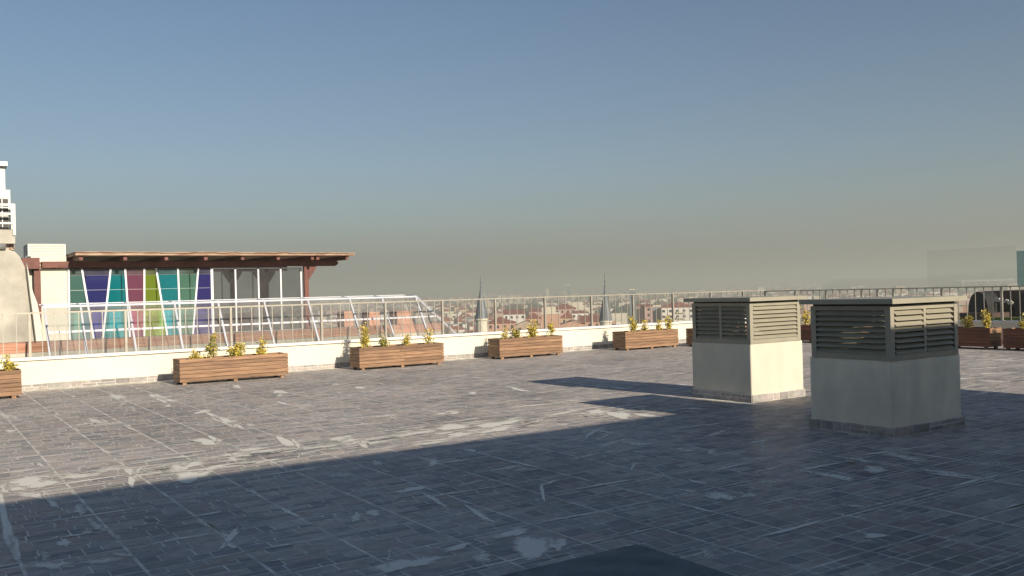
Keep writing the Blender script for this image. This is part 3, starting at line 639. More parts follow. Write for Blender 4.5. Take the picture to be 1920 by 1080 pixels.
# ================================================================ BEYOND THE PARAPET: SKYLIGHT
tag(MB().box(-8, 13.4, YL + 0.26, 60, -33, 0.0).build('roof_deck', deck), kind='structure')
sk = empty('glass_skylight', (6, 20, 0)); tag(sk, 'long sloping glass skylight with white aluminium ribs behind the balustrade', 'skylight')
def W(p): return (p[0] - 6, p[1] - 20, p[2])
F0, F1 = 19.62, 20.27; ZB, ZT = 0.58, 1.555
XL0, XR0, XR1 = 2.30, 10.66, 11.42   # left end, right end of the ridge, foot of the hip
B1, B0 = 20.72, 21.35
def slope_pt(x, t): return (x, F0 + (F1 - F0) * t, ZB + (ZT - ZB) * t)
ribs = [XL0, 2.98, 3.86, 4.80, 5.73, 6.66, 7.58, 8.50, 9.12, 9.9, XR0]
ribs = [XL0, 2.957, 3.88, 4.80, 5.727, 6.76, 7.80, 8.849, 9.704, XR0 - 0.03]
for x in ribs: MB().beam(W(slope_pt(x, 0)), W(slope_pt(x, 1)), 0.038, 0.04, (1, 0, 0)).build('rib', alu, sk)
for x in ribs: MB().beam(W((x, F1, ZT + .015)), W((x, B1, ZT + .045)), 0.022, 0.02).build('rib', alu, sk)
MB().beam(W((XL0 - .05, F1, ZT)), W((XR0, F1, ZT)), 0.04, 0.04).build('ridge_rail', alu, sk)
MB().beam(W((XL0 - .05, B1, ZT + .045)), W((XR0 - .1, B1, ZT + .045)), 0.022, 0.02).build('ridge_rail', alu, sk)
MB().beam(W(slope_pt(XL0, .48)), W((XR0 + (XR1 - XR0) * .52, F0 + (F1 - F0) * .48, ZB + (ZT - ZB) * .48)), 0.035, 0.04).build('middle_rail', alu, sk)
MB().beam(W((XL0, F0 - .02, ZB - .01)), W((XR1, F0 - .02, ZB - .01)), 0.05, 0.06).build('bottom_rail', alu, sk)
MB().beam(W((XR0, F1, ZT)), W((XR1, F0, ZB)), 0.045, 0.045).build('hip_rib', alu, sk)
MB().beam(W((XR0 - .1, B1, ZT)), W((XR1, B0, 0.02)), 0.018, 0.018).build('hip_rib', galv, sk)
for a, b in zip(ribs[:-1], ribs[1:]):
    for t0, t1 in ((0.02, .46), (.5, .98)):
        MB().poly([W(slope_pt(a + .02, t0)), W(slope_pt(b - .02, t0)), W(slope_pt(b - .02, t1)), W(slope_pt(a + .02, t1))]).build('pane', dusty, sk)
    MB().poly([W((a + .02, F1, ZT)), W((b - .02, F1, ZT)), W((b - .02, B1, ZT + .01)), W((a + .02, B1, ZT + .01))]).build('pane', dusty, sk)
    MB().poly([W((a + .02, B0, 0.03)), W((b - .02, B0, .03)), W((b - .02, B1, ZT - .03)), W((a + .02, B1, ZT - .03))]).build('pane', clear, sk)
MB().poly([W(slope_pt(XR0, 0.02)), W((XR1 - .03, F0, ZB + .02)), W((XR0 + .02, F1, ZT - .02))]).build('pane', dusty, sk)
MB().poly([W((XR0 + .01, F1, ZT - .02)), W((XR1, F0 + .02, ZB)), W((XR1, B0, .03)), W((XR0 - .09, B1, ZT - .03))]).build('pane', dusty, sk)

# low wall clad with terracotta-coloured planks behind the skylight
tw = empty('plank_clad_wall', (7, 22, 0)); tag(tw, 'low terracotta plank clad wall with pale foot seen through the skylight', 'wall')
MB().box(-8, 5.32, 0.0, 0.3, 0.0, 0.57).build('pale_foot', palebase, tw)
MB().box(-8, 5.32, 0.03, 0.3, 0.572, 0.76).build('core', palebase, tw)
for k in range(3):
    z0 = 0.575 + k * 0.066
    for j in range(7):
        x0 = -8 + j * 1.903; inst('plank', MB().box(-0.948, 0.948, -0.012, 0.012, -0.031, 0.031).mesh('plank', terra), tw, (x0 + .95, 0.012 + rnd.uniform(-.003, .003), z0 + .033))
MB().box(-8, 5.33, -0.02, 0.32, 0.776, 0.80).build('cap', terra, tw)
for (u0, u1, vt, vb, lab) in ((744, 774, 584, 606, 'brick red crate behind the right end of the skylight'), (692, 712, 585, 603, 'brick red crate behind the middle of the skylight'), (645, 662, 584, 602, 'brick red crate left of the others behind the skylight')):
    a = on_y(u0, vt, 24); b = on_y(u1, vb, 24)
    m = MB(); m.box(a.x, b.x, 24, 24.5, 0.001, a.z)
    c = m.build('planter_box', terra); tag(c, lab, 'planter box', 'red boxes beyond the skylight')

# ================================================================ PAVILION
PY = 36.0; PZ = 0.27
pv = empty('glass_pavilion', (10, PY + 3, 0)); tag(pv, 'flat roofed rooftop pavilion with coloured and clear glass panels', 'pavilion')
def V(x, y, z): return (x - 10, y - PY - 3, z)
def PB(x0, x1, y0, y1, z0, z1, m=None): 
    m = m or MB(); m.box(x0 - 10, x1 - 10, y0 - PY - 3, y1 - PY - 3, z0, z1); return m
xL = on_y(130, 500, PY).x; xG = on_y(398, 520, PY).x; xC = on_y(563, 520, PY).x
zTop = 2.86
PB(xL - 4.2, 16.6, PY - 0.6, PY + 7, 0.002, PZ).build('plinth', palebase, pv)
# roof: boards, fascia, rafters, beams
rx0, rx1 = on_y(131, 480, PY).x, on_y(665, 478, PY - 1.3).x
m = MB(); m.prism([(PY - 1.3 - PY - 3, 3.29), (PY - 1.3 - PY - 3, 3.37), (3.6, 3.40), (3.6, 3.30)], 'x', rx0 - 10, rx1 - 10); m.build('roof_deck', roofwood, pv, fix=True)
nb = 26
for k in range(nb):
    x0 = rx0 + (rx1 - rx0) * k / nb; x1 = rx0 + (rx1 - rx0) * (k + 1) / nb - .01; dz = rnd.uniform(-0.012, 0.02)
    m = MB(); m.prism([(-4.36, 3.375 + dz), (-4.36, 3.405 + dz), (3.65, 3.44 + dz), (3.65, 3.41 + dz)], 'x', x0 - 10, x1 - 10); m.build('roof_board', roofwood, pv, fix=True)
for u in (152, 235, 312, 386, 455, 522, 586, 596, 651):
    x = on_y(u, 485, PY - 1.15).x
    PB(x - .06, x + .06, PY - 1.15, PY + 6.5, 3.12, 3.288).build('rafter', redbrown, pv)
m = MB(); bx1 = on_y(634, 492, PY - .25).x
m.prism([(xL - .9 - 10, 2.90), (bx1 - .12 - 10, 2.90), (bx1 - 10, 2.98), (bx1 - 10, 3.06), (bx1 - .1 - 10, 3.118), (xL - .9 - 10, 3.118)], 'y', PY - .25 - PY - 3, PY - .05 - PY - 3); m.build('front_beam', redbrown, pv, fix=True)
PB(xL - .9, bx1, PY + 5.9, PY + 6.1, 2.90, 3.118).build('back_beam', redbrown, pv)
def post_with_bracket(x, y, name='post', both=True):
    m = PB(x - .09, x + .09, y - .09, y + .09, PZ, 2.898)
    if both: m.prism([(x - 10 - .11, 2.35), (x - 10 - .42, 2.80), (x - 10 - .42, 2.898), (x - 10 - .11, 2.898)], 'y', y - .08 - PY - 3, y + .08 - PY - 3)
    m.prism([(x - 10 + .11, 2.35), (x - 10 + .42, 2.80), (x - 10 + .42, 2.898), (x - 10 + .11, 2.898)], 'y', y - .08 - PY - 3, y + .08 - PY - 3)
    m.build(name, redbrown, pv, fix=True)
xp = on_y(574, 540, PY - .15).x
post_with_bracket(xp, PY - .15, both=False)
for u in (436, 492): post_with_bracket(on_y(u, 540, PY + 6).x, PY + 6)
post_with_bracket(xp + .4, PY + 6.0)
# coloured leaning panels, top and bottom pixel of every mullion
mul = [(128, 130), (153, 175), (207, 192), (234, 243), (270, 270), (292, 313), (333, 338), (371, 361), (397, 400)]
cols = [(0.27, 0.56, 0.48), (0.12, 0.12, 0.55), (0.02, 0.62, 0.70), (0.66, 0.18, 0.34), (0.60, 0.78, 0.06), (0.02, 0.62, 0.72), (0.28, 0.62, 0.46), (0.10, 0.08, 0.52)]
names = ['sea green', 'deep blue', 'turquoise', 'crimson', 'lime green', 'cyan', 'pale green', 'indigo']
xt = [on_y(a, 503, PY).x for a, b in mul]; xb = [on_y(b, 628, PY).x for a, b in mul]
for i in range(9):
    MB().beam(V(xt[i], PY - .03, zTop), V(xb[i], PY - .03, PZ + .02), 0.065, 0.07, (0, 1, 0)).build('mullion', whitemetal, pv)
for i in range(8):
    nm_ = names[i].replace(' ', '_')
    gm1 = glass('tinted_glass_' + nm_, cols[i], 0.45, 0.05, tuple(min(1, q * 0.8) for q in cols[i]))
    gm0 = glass('reflection_tinted_glass_' + nm_, tuple(q * .8 for q in cols[i]), 0.45, 0.20, tuple(q * .35 + .22 for q in cols[i]))  # top strip: greyish reflection put into the glass colour
    gm2 = glass('sunlit_tinted_glass_' + nm_, cols[i], 0.45, 0.26, tuple(min(1, q * .9 + .10) for q in cols[i]))  # bottom row: paleness of sunlit things behind put into the film
    for (t0, t1, gm_) in ((0.0, .09, gm0), (.095, .30, gm1), (.305, .60, gm1), (.605, 1.0, gm2)):
        def X(t, k): return xt[k] + (xb[k] - xt[k]) * t
        z0_, z1_ = zTop - (zTop - PZ - .03) * t0, zTop - (zTop - PZ - .03) * t1
        o = MB().poly([V(X(t1, i) + .03, PY, z1_), V(X(t1, i + 1) - .03, PY, z1_), V(X(t0, i + 1) - .03, PY, z0_), V(X(t0, i) + .03, PY, z0_)]).build('glass_panel', gm_, pv)
        o['label'] = names[i] + ' glass panel'
for t in (.302, .602):
    z = zTop - (zTop - PZ) * t; PB(xL, xG, PY + .01, PY + .03, z - .012, z + .012).build('glazing_bar', galv, pv)
# clear bays
cx_ = [on_y(u, 520, PY).x for u in (396, 441, 484, 526, 564)]
for x in cx_: PB(x - .03, x + .03, PY - .04, PY + .03, PZ, zTop).build('mullion', whitemetal, pv)
PB(cx_[0] + .03, cx_[-1] - .03, PY - .04, PY + .03, zTop - .05, zTop).build('head_frame', whitemetal, pv)
PB(cx_[0] + .03, cx_[-1] - .03, PY - .04, PY + .03, PZ, PZ + .05).build('sill_frame', whitemetal, pv)
for a, b in zip(cx_[:-1], cx_[1:]): MB().poly([V(a + .03, PY, PZ + .05), V(b - .03, PY, PZ + .05), V(b - .03, PY, zTop - .05), V(a + .03, PY, zTop - .05)]).build('glass_panel', smoke, pv)
# far glazing of the pavilion
PB(xL, xC, PY + 6.15, PY + 6.2, PZ + 1.0, PZ + 1.06).build('back_rail', darkwood, pv)
PB(xL, xC, PY + 6.15, PY + 6.2, PZ, PZ + .7).build('back_wall', terra, pv)
for k in range(7):
    x = xL + (xC - xL) * k / 6; PB(x - .02, x + .02, PY + 6.14, PY + 6.21, PZ + .7, 2.898).build('back_mullion', galv, pv)
PB(xL, xG, PY + .4, PY + 1.0, 2.66, 2.72).build('ceiling_batten', darkwood, pv)
# white sunlit chairs behind the coloured glass
for i, (u, ww) in enumerate(((151, .55), (215, .5), (258, .55), (308, .5), (183, .4))):
    x = on_y(u, 610, PY + 1).x
    ch = empty('lounge_chair', (x, PY + 1.1, PZ)); tag(ch, ['white armchair behind the sea green glass panel', 'white armchair behind the turquoise glass panel', 'white armchair behind the crimson glass panel', 'white armchair behind the lime green glass panel', 'small white chair behind the deep blue glass panel'][i], 'chair', 'white chairs inside the pavilion')
    MB().prism([(-.30, .22), (-.32, .44), (.30, .40), (.30, .22)], 'x', -ww / 2, ww / 2).build('seat', white, ch, fix=True)
    MB().prism([(-.36, .24), (-.30, .24), (-.26, .95), (-.36, .98)], 'x', -ww / 2 + .02, ww / 2 - .02).build('backrest', white, ch, fix=True)
    for sx in (-1, 1):
        for sy in (-.27, .25): MB().box(sx * (ww / 2 - .06) - .02, sx * (ww / 2 - .06) + .02, sy - .02, sy + .02, 0, .218).build('leg', white, ch)

# white service wall on the left of the pavilion, with louvred box on top
sw = empty('service_block', (3.4, PY, 0)); tag(sw, 'cream service block with red-brown beams left of the coloured glass', 'building')
sx0, sx1 = on_y(76, 500, PY).x, on_y(127, 500, PY).x
def SB(x0, x1, y0, y1, z0, z1, m=None): m = m or MB(); m.box(x0 - 3.4, x1 - 3.4, y0 - PY, y1 - PY, z0, z1); return m
SB(sx0, xL - .08, PY + .02, PY + 4, PZ, 2.86).build('wall', whitewall, sw)
SB(on_y(63, 500, PY).x, on_y(75, 500, PY).x, PY - .12, PY + .2, PZ, 2.862).build('post', redbrown, sw)
SB(on_y(73, 490, PY).x, on_y(129, 490, PY).x, PY - .05, PY + .3, 2.864, 3.12).build('beam', rust, sw)
SB(on_y(40, 490, PY).x, on_y(72.5, 490, PY).x, PY - .3, PY + .25, 2.864, on_y(60, 484, PY).z).build('beam_end', redbrown, sw)
SB(on_y(60, 500, PY).x, on_y(127, 500, PY).x, PY + .31, PY + 3, 2.864, on_y(100, 480, PY + .4).z).build('kerb_wall', whitewall, sw)
SB(on_y(46, 500, PY).x, on_y(61, 500, PY).x, PY + .26, PY + 3, PZ, 2.863).build('side_wall', whitewall, sw)
lb = empty('louvred_box', (on_y(88, 470, PY + .6).x, PY + 1.2, 0)); tag(lb, 'low white louvred ventilation box on top of the service block', 'roof vent')
lx = lb.location.x; l0, l1 = on_y(52, 470, PY + .6).x - lx, on_y(123, 470, PY + .6).x - lx; z0, z1 = on_y(100, 480.5, PY + .6).z, on_y(100, 457.5, PY + .6).z
ff = MB(); 
for a in (l0, l1 - .05): ff.box(a, a + .05, -.62, -.56, z0, z1)
ff.box(l0 + .05, l1 - .05, -.62, -.56, z0, z0 + .04).box(l0 + .05, l1 - .05, -.62, -.56, z1 - .04, z1).box(l0, l1, -.555, .8, z1 - .03, z1 - .002).box(l0 + .06, l1 - .06, -.5, -.48, z0, z1 - .035, 1)
ff.box(l0, l0 + .04, .75, .8, z0, z1 - .032)
ff.build('frame', [hvac, dark], lb)
for k in range(6):
    z = z0 + .05 + (z1 - z0 - .09) * (k + .5) / 6
    inst('slat', MB().beam((l0 + .05, 0, 0), (l1 - .05, 0, 0), .012, .052).mesh('slat', hvac), lb, (0, -.59, z), (R(-28), 0, 0))
    inst('slat', MB().beam((0, -.53, 0), (0, .74, 0), .012, .052).mesh('slat', hvac), lb, (l0 + .02, 0, z), (0, R(-28), 0))

# ================================================================ CURVED WALL AND PLANT TOWER AT THE LEFT EDGE
CY = 33.0
cw_ = empty('curved_wall', (0, CY, 0)); tag(cw_, 'weathered concrete wall with a curved flank at the left edge', 'wall')
prof_px = [(0, 466), (14, 467), (28, 472), (38, 482), (46, 500), (54, 525), (60, 552), (66, 590), (72, 630), (80, 668), (86, 690)]
pp = [on_y(u, v, CY) for u, v in prof_px]
zbm = 0.0
prof = [(-6, zbm)] + [(-6, pp[0].z + .02)] + [(p.x, p.z) for p in pp[:-1]] + [(pp[-1].x, max(pp[-1].z, .05)), (pp[-1].x, zbm)]
MB().prism(prof, 'y', 0, 2.2).build('curved_body', concrete, cw_, fix=True)
prof2 = [(p.x + .06, p.z) for p in pp[3:]] 
inner = [(p.x - .42 + .3 * 0, p.z) for p in pp[5:]]
fl2 = [(on_y(u, v, CY - .3).x, on_y(u, v, CY - .3).z) for u, v in ((50, 492), (62, 548), (70, 568), (80, 620), (88, 672), (72, 672), (67, 630), (62, 590), (56, 545))]
MB().prism(fl2, 'y', -.3, -.004).build('white_flank', whitewall, cw_, fix=True)
tw_ = empty('plant_tower', (0, CY + .5, 0)); tag(tw_, 'cream air conditioning tower with louvred shaft at the left edge', 'air conditioning unit')
def TB(u0, u1, v0, v1, d0, d1, m=None):
    """u/v rectangle on the plane y = CY + d0, pushed back to d1"""
    a = on_y(u0, v1, CY + d0); b = on_y(u1, v0, CY + d0); m = m or MB(); m.box(a.x, b.x, d0 - .5, d1 - .5, a.z, b.z); return m
TB(-60, 28, 431, 456, .0, 1.8).build('slab', concrete, tw_)
TB(-60, 27, 457, 468, .3, 1.5).build('foot', rust, tw_)
TB(-60, 19, 356, 430.5, .35, 1.6).build('casing', hvac, tw_)
TB(-50, 15, 373, 428, .33, .348).build('coil', black, tw_)
for v in (388, 404, 418): TB(-50, 15, v, v + .5, .31, .329).build('coil_bar', galv, tw_)
for u in (-20, 4): TB(u, u + .6, 373, 428, .30, .309).build('coil_bar', galv, tw_)
TB(-60, 9, 308, 355.5, .5, 1.4).build('shaft', hvac, tw_)
for k in range(14): TB(-10, 5, 310.5 + k * 3.1, 311.8 + k * 3.1, .48, .499).build('shaft_slot', galv, tw_)
TB(-60, 14, 303, 307.6, .3, 1.6).build('shaft_cap', galv, tw_)
gr = empty('guard_rail', (0, CY - .1, 0)); tag(gr, 'small grey guard rail around the tower platform at the left edge', 'railing')
def GB(u0, u1, v0, v1, d0, d1): a = on_y(u0, v1, CY + d0); b = on_y(u1, v0, CY + d0); m = MB(); m.box(a.x, b.x, d0 + .1, d1 + .1, a.z, b.z); return m
for v in (382, 399, 417): GB(-60, 24, v, v + 1.8, -.05, -.02).build('rail', galv, gr)
GB(21, 23.5, 383.9, 430, -.02, .0).build('post', galv, gr); GB(24.5, 28.5, 382, 441, -.06, -.01).build('post', galv, gr); GB(-12, -9, 384, 430, -.02, .0).build('post', galv, gr)
pt = MB(); a = on_y(-40, 462, CY - .1); b = on_y(11, 462, CY - .1); pt.tube([a, b], .09, 14)
tag(pt.build('metal_pipe', galv, smooth=True), 'short grey pipe under the tower platform at the left edge', 'pipe')

# ================================================================ RIGHT: PANE ADDED FOR A WINDOW REFLECTION, AND ARCHED BUILDING
gs = empty('reflection_pane', (23.0, 13, 0)); tag(gs, 'tall pale pane added as a window reflection beyond the right railing', 'window reflection')
film1 = glass('pale_reflection_glass', (1.0, 1.0, 0.99), 3.2, 0.04, (0.9, 0.9, 0.85))
film2 = glass('added_teal_glass', (0.32, 0.46, 0.50), 0.4, 0.10, (0.10, 0.25, 0.30))
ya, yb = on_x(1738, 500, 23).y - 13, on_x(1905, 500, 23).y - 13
MB().poly([(0, ya, 1.43), (0, yb, 1.42), (0, yb, 2.43), (0, ya, 2.42)]).build('pane', film1, gs)  # bright window reflection built as a pane; no real screen stands here
MB().poly([(0, yb - .02, 1.42), (0, yb - 1.2, 1.42), (0, yb - 1.2, 2.27), (0, yb - .02, 2.29)]).build('pane', film2, gs)['label'] = 'dark teal pane added beside the reflection'  # teal pane added next to the reflection pane

AX = 50.0
ab = empty('arched_building', (AX, 25, 0)); tag(ab, 'low dark red-brown building with black arched openings beyond the right railing', 'building')
def ax_(u, v, x=AX): p = on_x(u, v, x); return p.y - 25, p.z
brownw = mat('brown_brick_wall', (0.085, 0.05, 0.042), 0.9, 0.25, 1.2, world=True)
y0, z0 = ax_(1840, 546); y1, _ = ax_(2080, 546); zb0 = -3.0
MB().box(.2, 9, y1, y0, zb0, z0).build('wall', brownw, ab)
def arch(u0, u1, vt, vb, d):
    ya_, za = ax_(u0, vb, AX - d); yb_, zb_ = ax_(u1, vb, AX - d); _, zt_ = ax_((u0 + u1) / 2, vt, AX - d); c_ = (ya_ + yb_) / 2; hw = abs(ya_ - yb_) / 2
    pr_ = [(c_ + hw, za)] + [(c_ + hw * math.cos(t) , za + (zt_ - za) * (0.35 + .65 * math.sin(t))) for t in [math.pi * k / 12 for k in range(13)]] + [(c_ - hw, za)]
    m = MB(); m.prism(pr_, 'x', -d, .3 if d > .5 else .19); return m.build('arched_opening', dark, ab, fix=True)
arch(1816, 1853, 547, 600, 1.2); arch(1904, 1945, 549, 600, .1); arch(1862, 1902, 572, 597, .05)
y0, z0 = ax_(1797, 587, AX - 2); y1, z1 = ax_(1860, 602, AX - 2); MB().box(-2, .18, y1, y0, zb0 - 1, z0).build('low_wall', brownw, ab)
y0, z0 = ax_(1855, 595, AX - 3); y1, z1 = ax_(2000, 602, AX - 3)
grass = mat('lawn_green', (0.14, 0.17, 0.04), 0.9, 0.2, 2, world=True)
MB().box(-3, -2.3, y1, y0, zb0 - 2, z0).build('planted_edge', grass, ab)
y0, z0 = ax_(1863, 559, AX - .3); y1, z1 = ax_(1874, 566, AX - .3); MB().box(-.3, .15, y1, y0, z1, z0).build('awning', whitewall, ab)
for k, (u0, v0, u1, v1) in enumerate(((1874, 563, 1882, 567), (1882, 566, 1888, 563), (1888, 563, 1893, 570), (1893, 564, 1899, 569))):
    ya_, za = ax_(u0, v0, AX - .4); yb_, zb_ = ax_(u1, v1, AX - .4); MB().beam((-.4, ya_, za), (-.4, yb_, zb_), .08, .12).build('strut', whitewall, ab)

# ================================================================ MINARETS
lead = mat('lead_sheet', (0.15, 0.165, 0.175), 0.55, 0.15, .6, metal=0.2)
limestone = mat('pale_limestone', (0.62, 0.58, 0.46), 0.85, 0.15, .8)
def minaret(ut, vt, ub, vb, D, lab):
    t_ = far(ut, vt, D); b_ = far(ub, vb, D); X_, Y_ = b_.x, b_.y
    root = empty('minaret', (X_, Y_, -34)); tag(root, lab, 'minaret', 'lead capped minarets beyond the terrace')
    zt = t_.z + 34; zb = b_.z + 34; zc = zb + (zt - zb) * .66
    MB().tube([(0, 0, 0), (0, 0, zb - 4), (0, 0, zb - .2)], [1.45, 1.35, 1.35], 16).build('shaft', limestone, root)
    MB().tube([(0, 0, zb - .199), (0, 0, zb + .05), (0, 0, zb + .35)], [1.42, 1.6, 1.5], 16).build('cornice', limestone, root)
    MB().tube([(0, 0, zb + .351), (0, 0, zb + 2.6), (0, 0, zb + 4.6), (0, 0, zb + 6.0), (0, 0, zc + .6)], [1.5, 1.18, .78, .42, .16], 16).build('lead_cone', lead, root)
    MB().tube([(0, 0, zc + .601), (0, 0, zc + .7), (0, 0, zc + .8), (0, 0, zc + 1.1), (0, 0, zc + 1.6), (0, 0, zc + 1.85), (0, 0, zc + 2.1), (0, 0, zt - .7), (0, 0, zt)], [.16, .13, .28, .12, .11, .24, .10, .09, .05], 10).build('finial', lead, root)
    MB().tube([(0, 0, zb - 7.5), (0, 0, zb - 7.2), (0, 0, zb - 6.3)], [1.4, 2.1, 2.15], 16).build('balcony', limestone, root)
    return root
minaret(896.5, 517, 903, 600, 212, 'left grey capped minaret rising behind the balustrade'); minaret(1129.5, 511, 1136, 604, 212, 'right grey capped minaret rising behind the balustrade')

# ================================================================ CITY
peach = mat('peach_render', (0.56, 0.33, 0.23), 0.9, 0.10, .15, world=True)
sand = mat('sand_render', (0.50, 0.38, 0.26), 0.9, 0.10, .15, world=True)
creamc = mat('cream_city_render', (0.66, 0.60, 0.47), 0.9, 0.10, .15, world=True)
whitec = mat('white_city_render', (0.74, 0.70, 0.62), 0.9, 0.10, .15, world=True)
greyc = mat('grey_city_render', (0.30, 0.30, 0.31), 0.9, 0.10, .15, world=True)
pinkc = mat('pink_city_render', (0.52, 0.33, 0.28), 0.9, 0.10, .15, world=True)
rooft = mat('red_tile_roof', (0.27, 0.08, 0.05), 0.85, 0.18, .5, world=True, c2=(0.36, 0.13, 0.09))
winm = mat('window_glass', (0.05, 0.055, 0.065), 0.2, 0.2, .4)
towerg = mat('tower_glass', (0.16, 0.20, 0.22), 0.35, 0.15, .1)
VAx = Vector((1, 0, 0)); 
def house(name, u0, u1, v_eave, D, wallm, style, lab, rot=None, roof_px=8, depth=None, rows=3, cat='building', floors_v=(0, 3.0), sub=0):
    """block whose sunlit face spans u0..u1 with its eaves at v_eave, at distance D; facade looks back to the terrace"""
    a = far(u0, v_eave, D); b = far(u1, v_eave, D); wd = (a - b).length; c = (a + b) / 2
    ang = math.atan2(c.y, c.x) - math.pi / 2 if rot is None else rot
    dp = depth or max(8, wd * .8); zg = ground_z(c.x, c.y) - 1; H_ = c.z - zg
    root = empty(name, (c.x, c.y, zg), ang); tag(root, lab, cat)
    MB().box(-wd / 2, wd / 2, 0, dp, 0, H_).build('wall', wallm, root)
    rh = roof_px * D / FPX
    if style == 'hip':
        o = .5; m = MB(); zz = H_ + .01; r0 = (-wd / 2 - o, -o, zz); r1 = (wd / 2 + o, -o, zz); r2 = (wd / 2 + o, dp + o, zz); r3 = (-wd / 2 - o, dp + o, zz)
        ins = min(dp, wd) / 2.2; t0 = (-wd / 2 + ins, dp / 2, zz + rh); t1 = (wd / 2 - ins, dp / 2, zz + rh)
        m.poly([r0, r1, t1, t0]); m.poly([r1, r2, t1]); m.poly([r2, r3, t0, t1]); m.poly([r3, r0, t0]); m.poly([r3, r2, r1, r0]); m.build('roof', rooft, root)
    elif style == 'gable':   # ridge runs away from us, triangular face to the front
        m = MB(); m.poly([(-wd / 2, .0, H_), (wd / 2, 0, H_), (0, 0, H_ + rh)], 1); m.poly([(-wd / 2 - .5, -.6, H_ + .01), (-wd / 2 - .5, dp, H_ + .01), (0, dp, H_ + rh + .25), (0, -.6, H_ + rh + .25)]); m.poly([(wd / 2 + .5, -.6, H_ + .01), (0, -.6, H_ + rh + .25), (0, dp, H_ + rh + .25), (wd / 2 + .5, dp, H_ + .01)])
        m.build('roof', [rooft, wallm], root)
    elif style == 'shed':
        m = MB(); m.prism([(-.6, H_ + .01), (-.6, H_ + .3), (dp, H_ + rh), (dp, H_ + .01)], 'x', -wd / 2 - .4, wd / 2 + .4); m.build('roof', rooft, root, fix=True)
    elif style == 'flat':
        m = MB(); m.box(-wd / 2 - .15, wd / 2 + .15, -.15, .25, H_ + .001, H_ + rh).box(-wd / 2 - .15, -wd / 2 + .25, .251, dp, H_ + .001, H_ + rh).box(wd / 2 - .25, wd / 2 + .15, .251, dp, H_ + .001, H_ + rh)
        m.build('parapet', creamc, root)
    if rows:
        wm = MB().box(-.6, .6, -.06, .02, -.7, .7).mesh('window', winm); n_ = max(1, int(wd / 3.0))
        for r_ in range(rows):
            for k in range(n_):
                inst('window', wm, root, (-wd / 2 + wd * (k + .5) / n_, 0, H_ - 1.7 - 3.0 * r_))
    return root
# the red roofed quarter below the terrace (about half a kilometre off), then single blocks
house('apartment_block', 913, 967, 606, 430, peach, 'hip', 'peach house with long red roof right of the left minaret', roof_px=9, rows=1, depth=18)
house('apartment_block', 944, 985, 589, 500, whitec, 'shed', 'white walled house with sloping red roof behind the left planter shrubs', roof_px=8, rows=1, depth=16)
house('apartment_block', 986, 1014, 597, 470, peach, 'hip', 'small peach house with steep red roof beside the tall flat block', roof_px=10, rows=1, depth=14)
house('apartment_block', 992, 1014, 584, 560, pinkc, 'shed', 'dusty pink house with dark red roof behind the steep red roof', roof_px=5, rows=0, depth=14)
house('apartment_block', 1015, 1050, 589, 440, peach, 'flat', 'tall windowless peach block with cream parapet between the minarets', roof_px=3.5, rows=0, depth=16)
house('apartment_block', 1018, 1042, 577, 520, creamc, 'flat', 'cream rooftop block rising behind the tall peach block', roof_px=2, rows=0, depth=12)
house('apartment_block', 1039, 1080, 579, 540, pinkc, 'hip', 'highest red hipped roof between the two minarets', roof_px=9.5, rows=1, depth=22)
house('apartment_block', 1066, 1093, 568, 640, creamc, 'flat', 'plain cream block behind the highest red roof', roof_px=1.5, rows=0, depth=14)
house('apartment_block', 1052, 1076, 596, 450, sand, 'hip', 'sand coloured house with red roof in front of the highest roof', roof_px=10, rows=1, depth=14)
house('apartment_block', 1071, 1103, 587, 500, whitec, 'hip', 'white house with red roof left of the right minaret', roof_px=5, rows=1, depth=16)
house('apartment_block', 1084, 1127, 603, 430, peach, 'shed', 'peach house with broad red sloping roof directly left of the right minaret', roof_px=10, rows=1, depth=16)
gh = house('apartment_block', 1052, 1097, 608, 380, peach, 'gable', 'peach gabled house with white window frames above the fourth planter', roof_px=6, rows=0, depth=16)
wf = MB().box(-1.0, 1.0, -.08, .02, -.8, .8).box(-.42, -.08, -.1, -.081, -.6, .6, 1).mesh('window', [whitec, winm]); wf = MB().box(-1.1, 1.1, -.06, .02, -.85, .85).box(-.95, -.08, -.08, -.061, -.7, .7, 1).box(.08, .95, -.08, -.061, -.7, .7, 1).mesh('window', [whitec, winm])
for xx in (-3.0, -.3, 3.9): inst('window', wf, gh, (xx, 0, ground_z(0, 0) * 0 + (gh.children[0].data.vertices[4].co.z) - 2.0))
house('apartment_block', 967, 1012, 610, 400, sand, 'gable', 'sand coloured gabled house behind the shrubs of the fourth planter', roof_px=8, rows=1, depth=14)
house('apartment_block', 1146, 1155, 602, 330, peach, 'flat', 'narrow orange block right of the right minaret', roof_px=1, rows=1, depth=8)
house('apartment_block', 1156, 1165, 603, 330, whitec, 'flat', 'small white house right of the narrow orange block', roof_px=1, rows=1, depth=8)
house('apartment_block', 1144, 1176, 588, 620, creamc, 'flat', 'long low cream wall block behind the right minaret', roof_px=1, rows=0, depth=10)
lt = house('apartment_block', 1209, 1223, 574, 480, pinkc, 'shed', 'pink apartment tower face with one column of windows', roof_px=3, rows=6, depth=12)
house('apartment_block', 1194, 1208.6, 574, 484, pinkc, 'shed', 'pink apartment tower in line with the one with windows, left of it', roof_px=3, rows=0, depth=12)
house('apartment_block', 1223.5, 1239, 576, 500, greyc, 'flat', 'grey shaded stair tower between pink and white apartments', roof_px=4, rows=0, depth=14)
wb = house('apartment_block', 1239.5, 1300, 576, 490, whitec, 'hip', 'white four storey apartment block with red roof left of the vents', roof_px=8, rows=0, depth=14)
Hh = wb.children[0].data.vertices[4].co.z; wdh = wb.children[0].data.vertices[1].co.x * 2
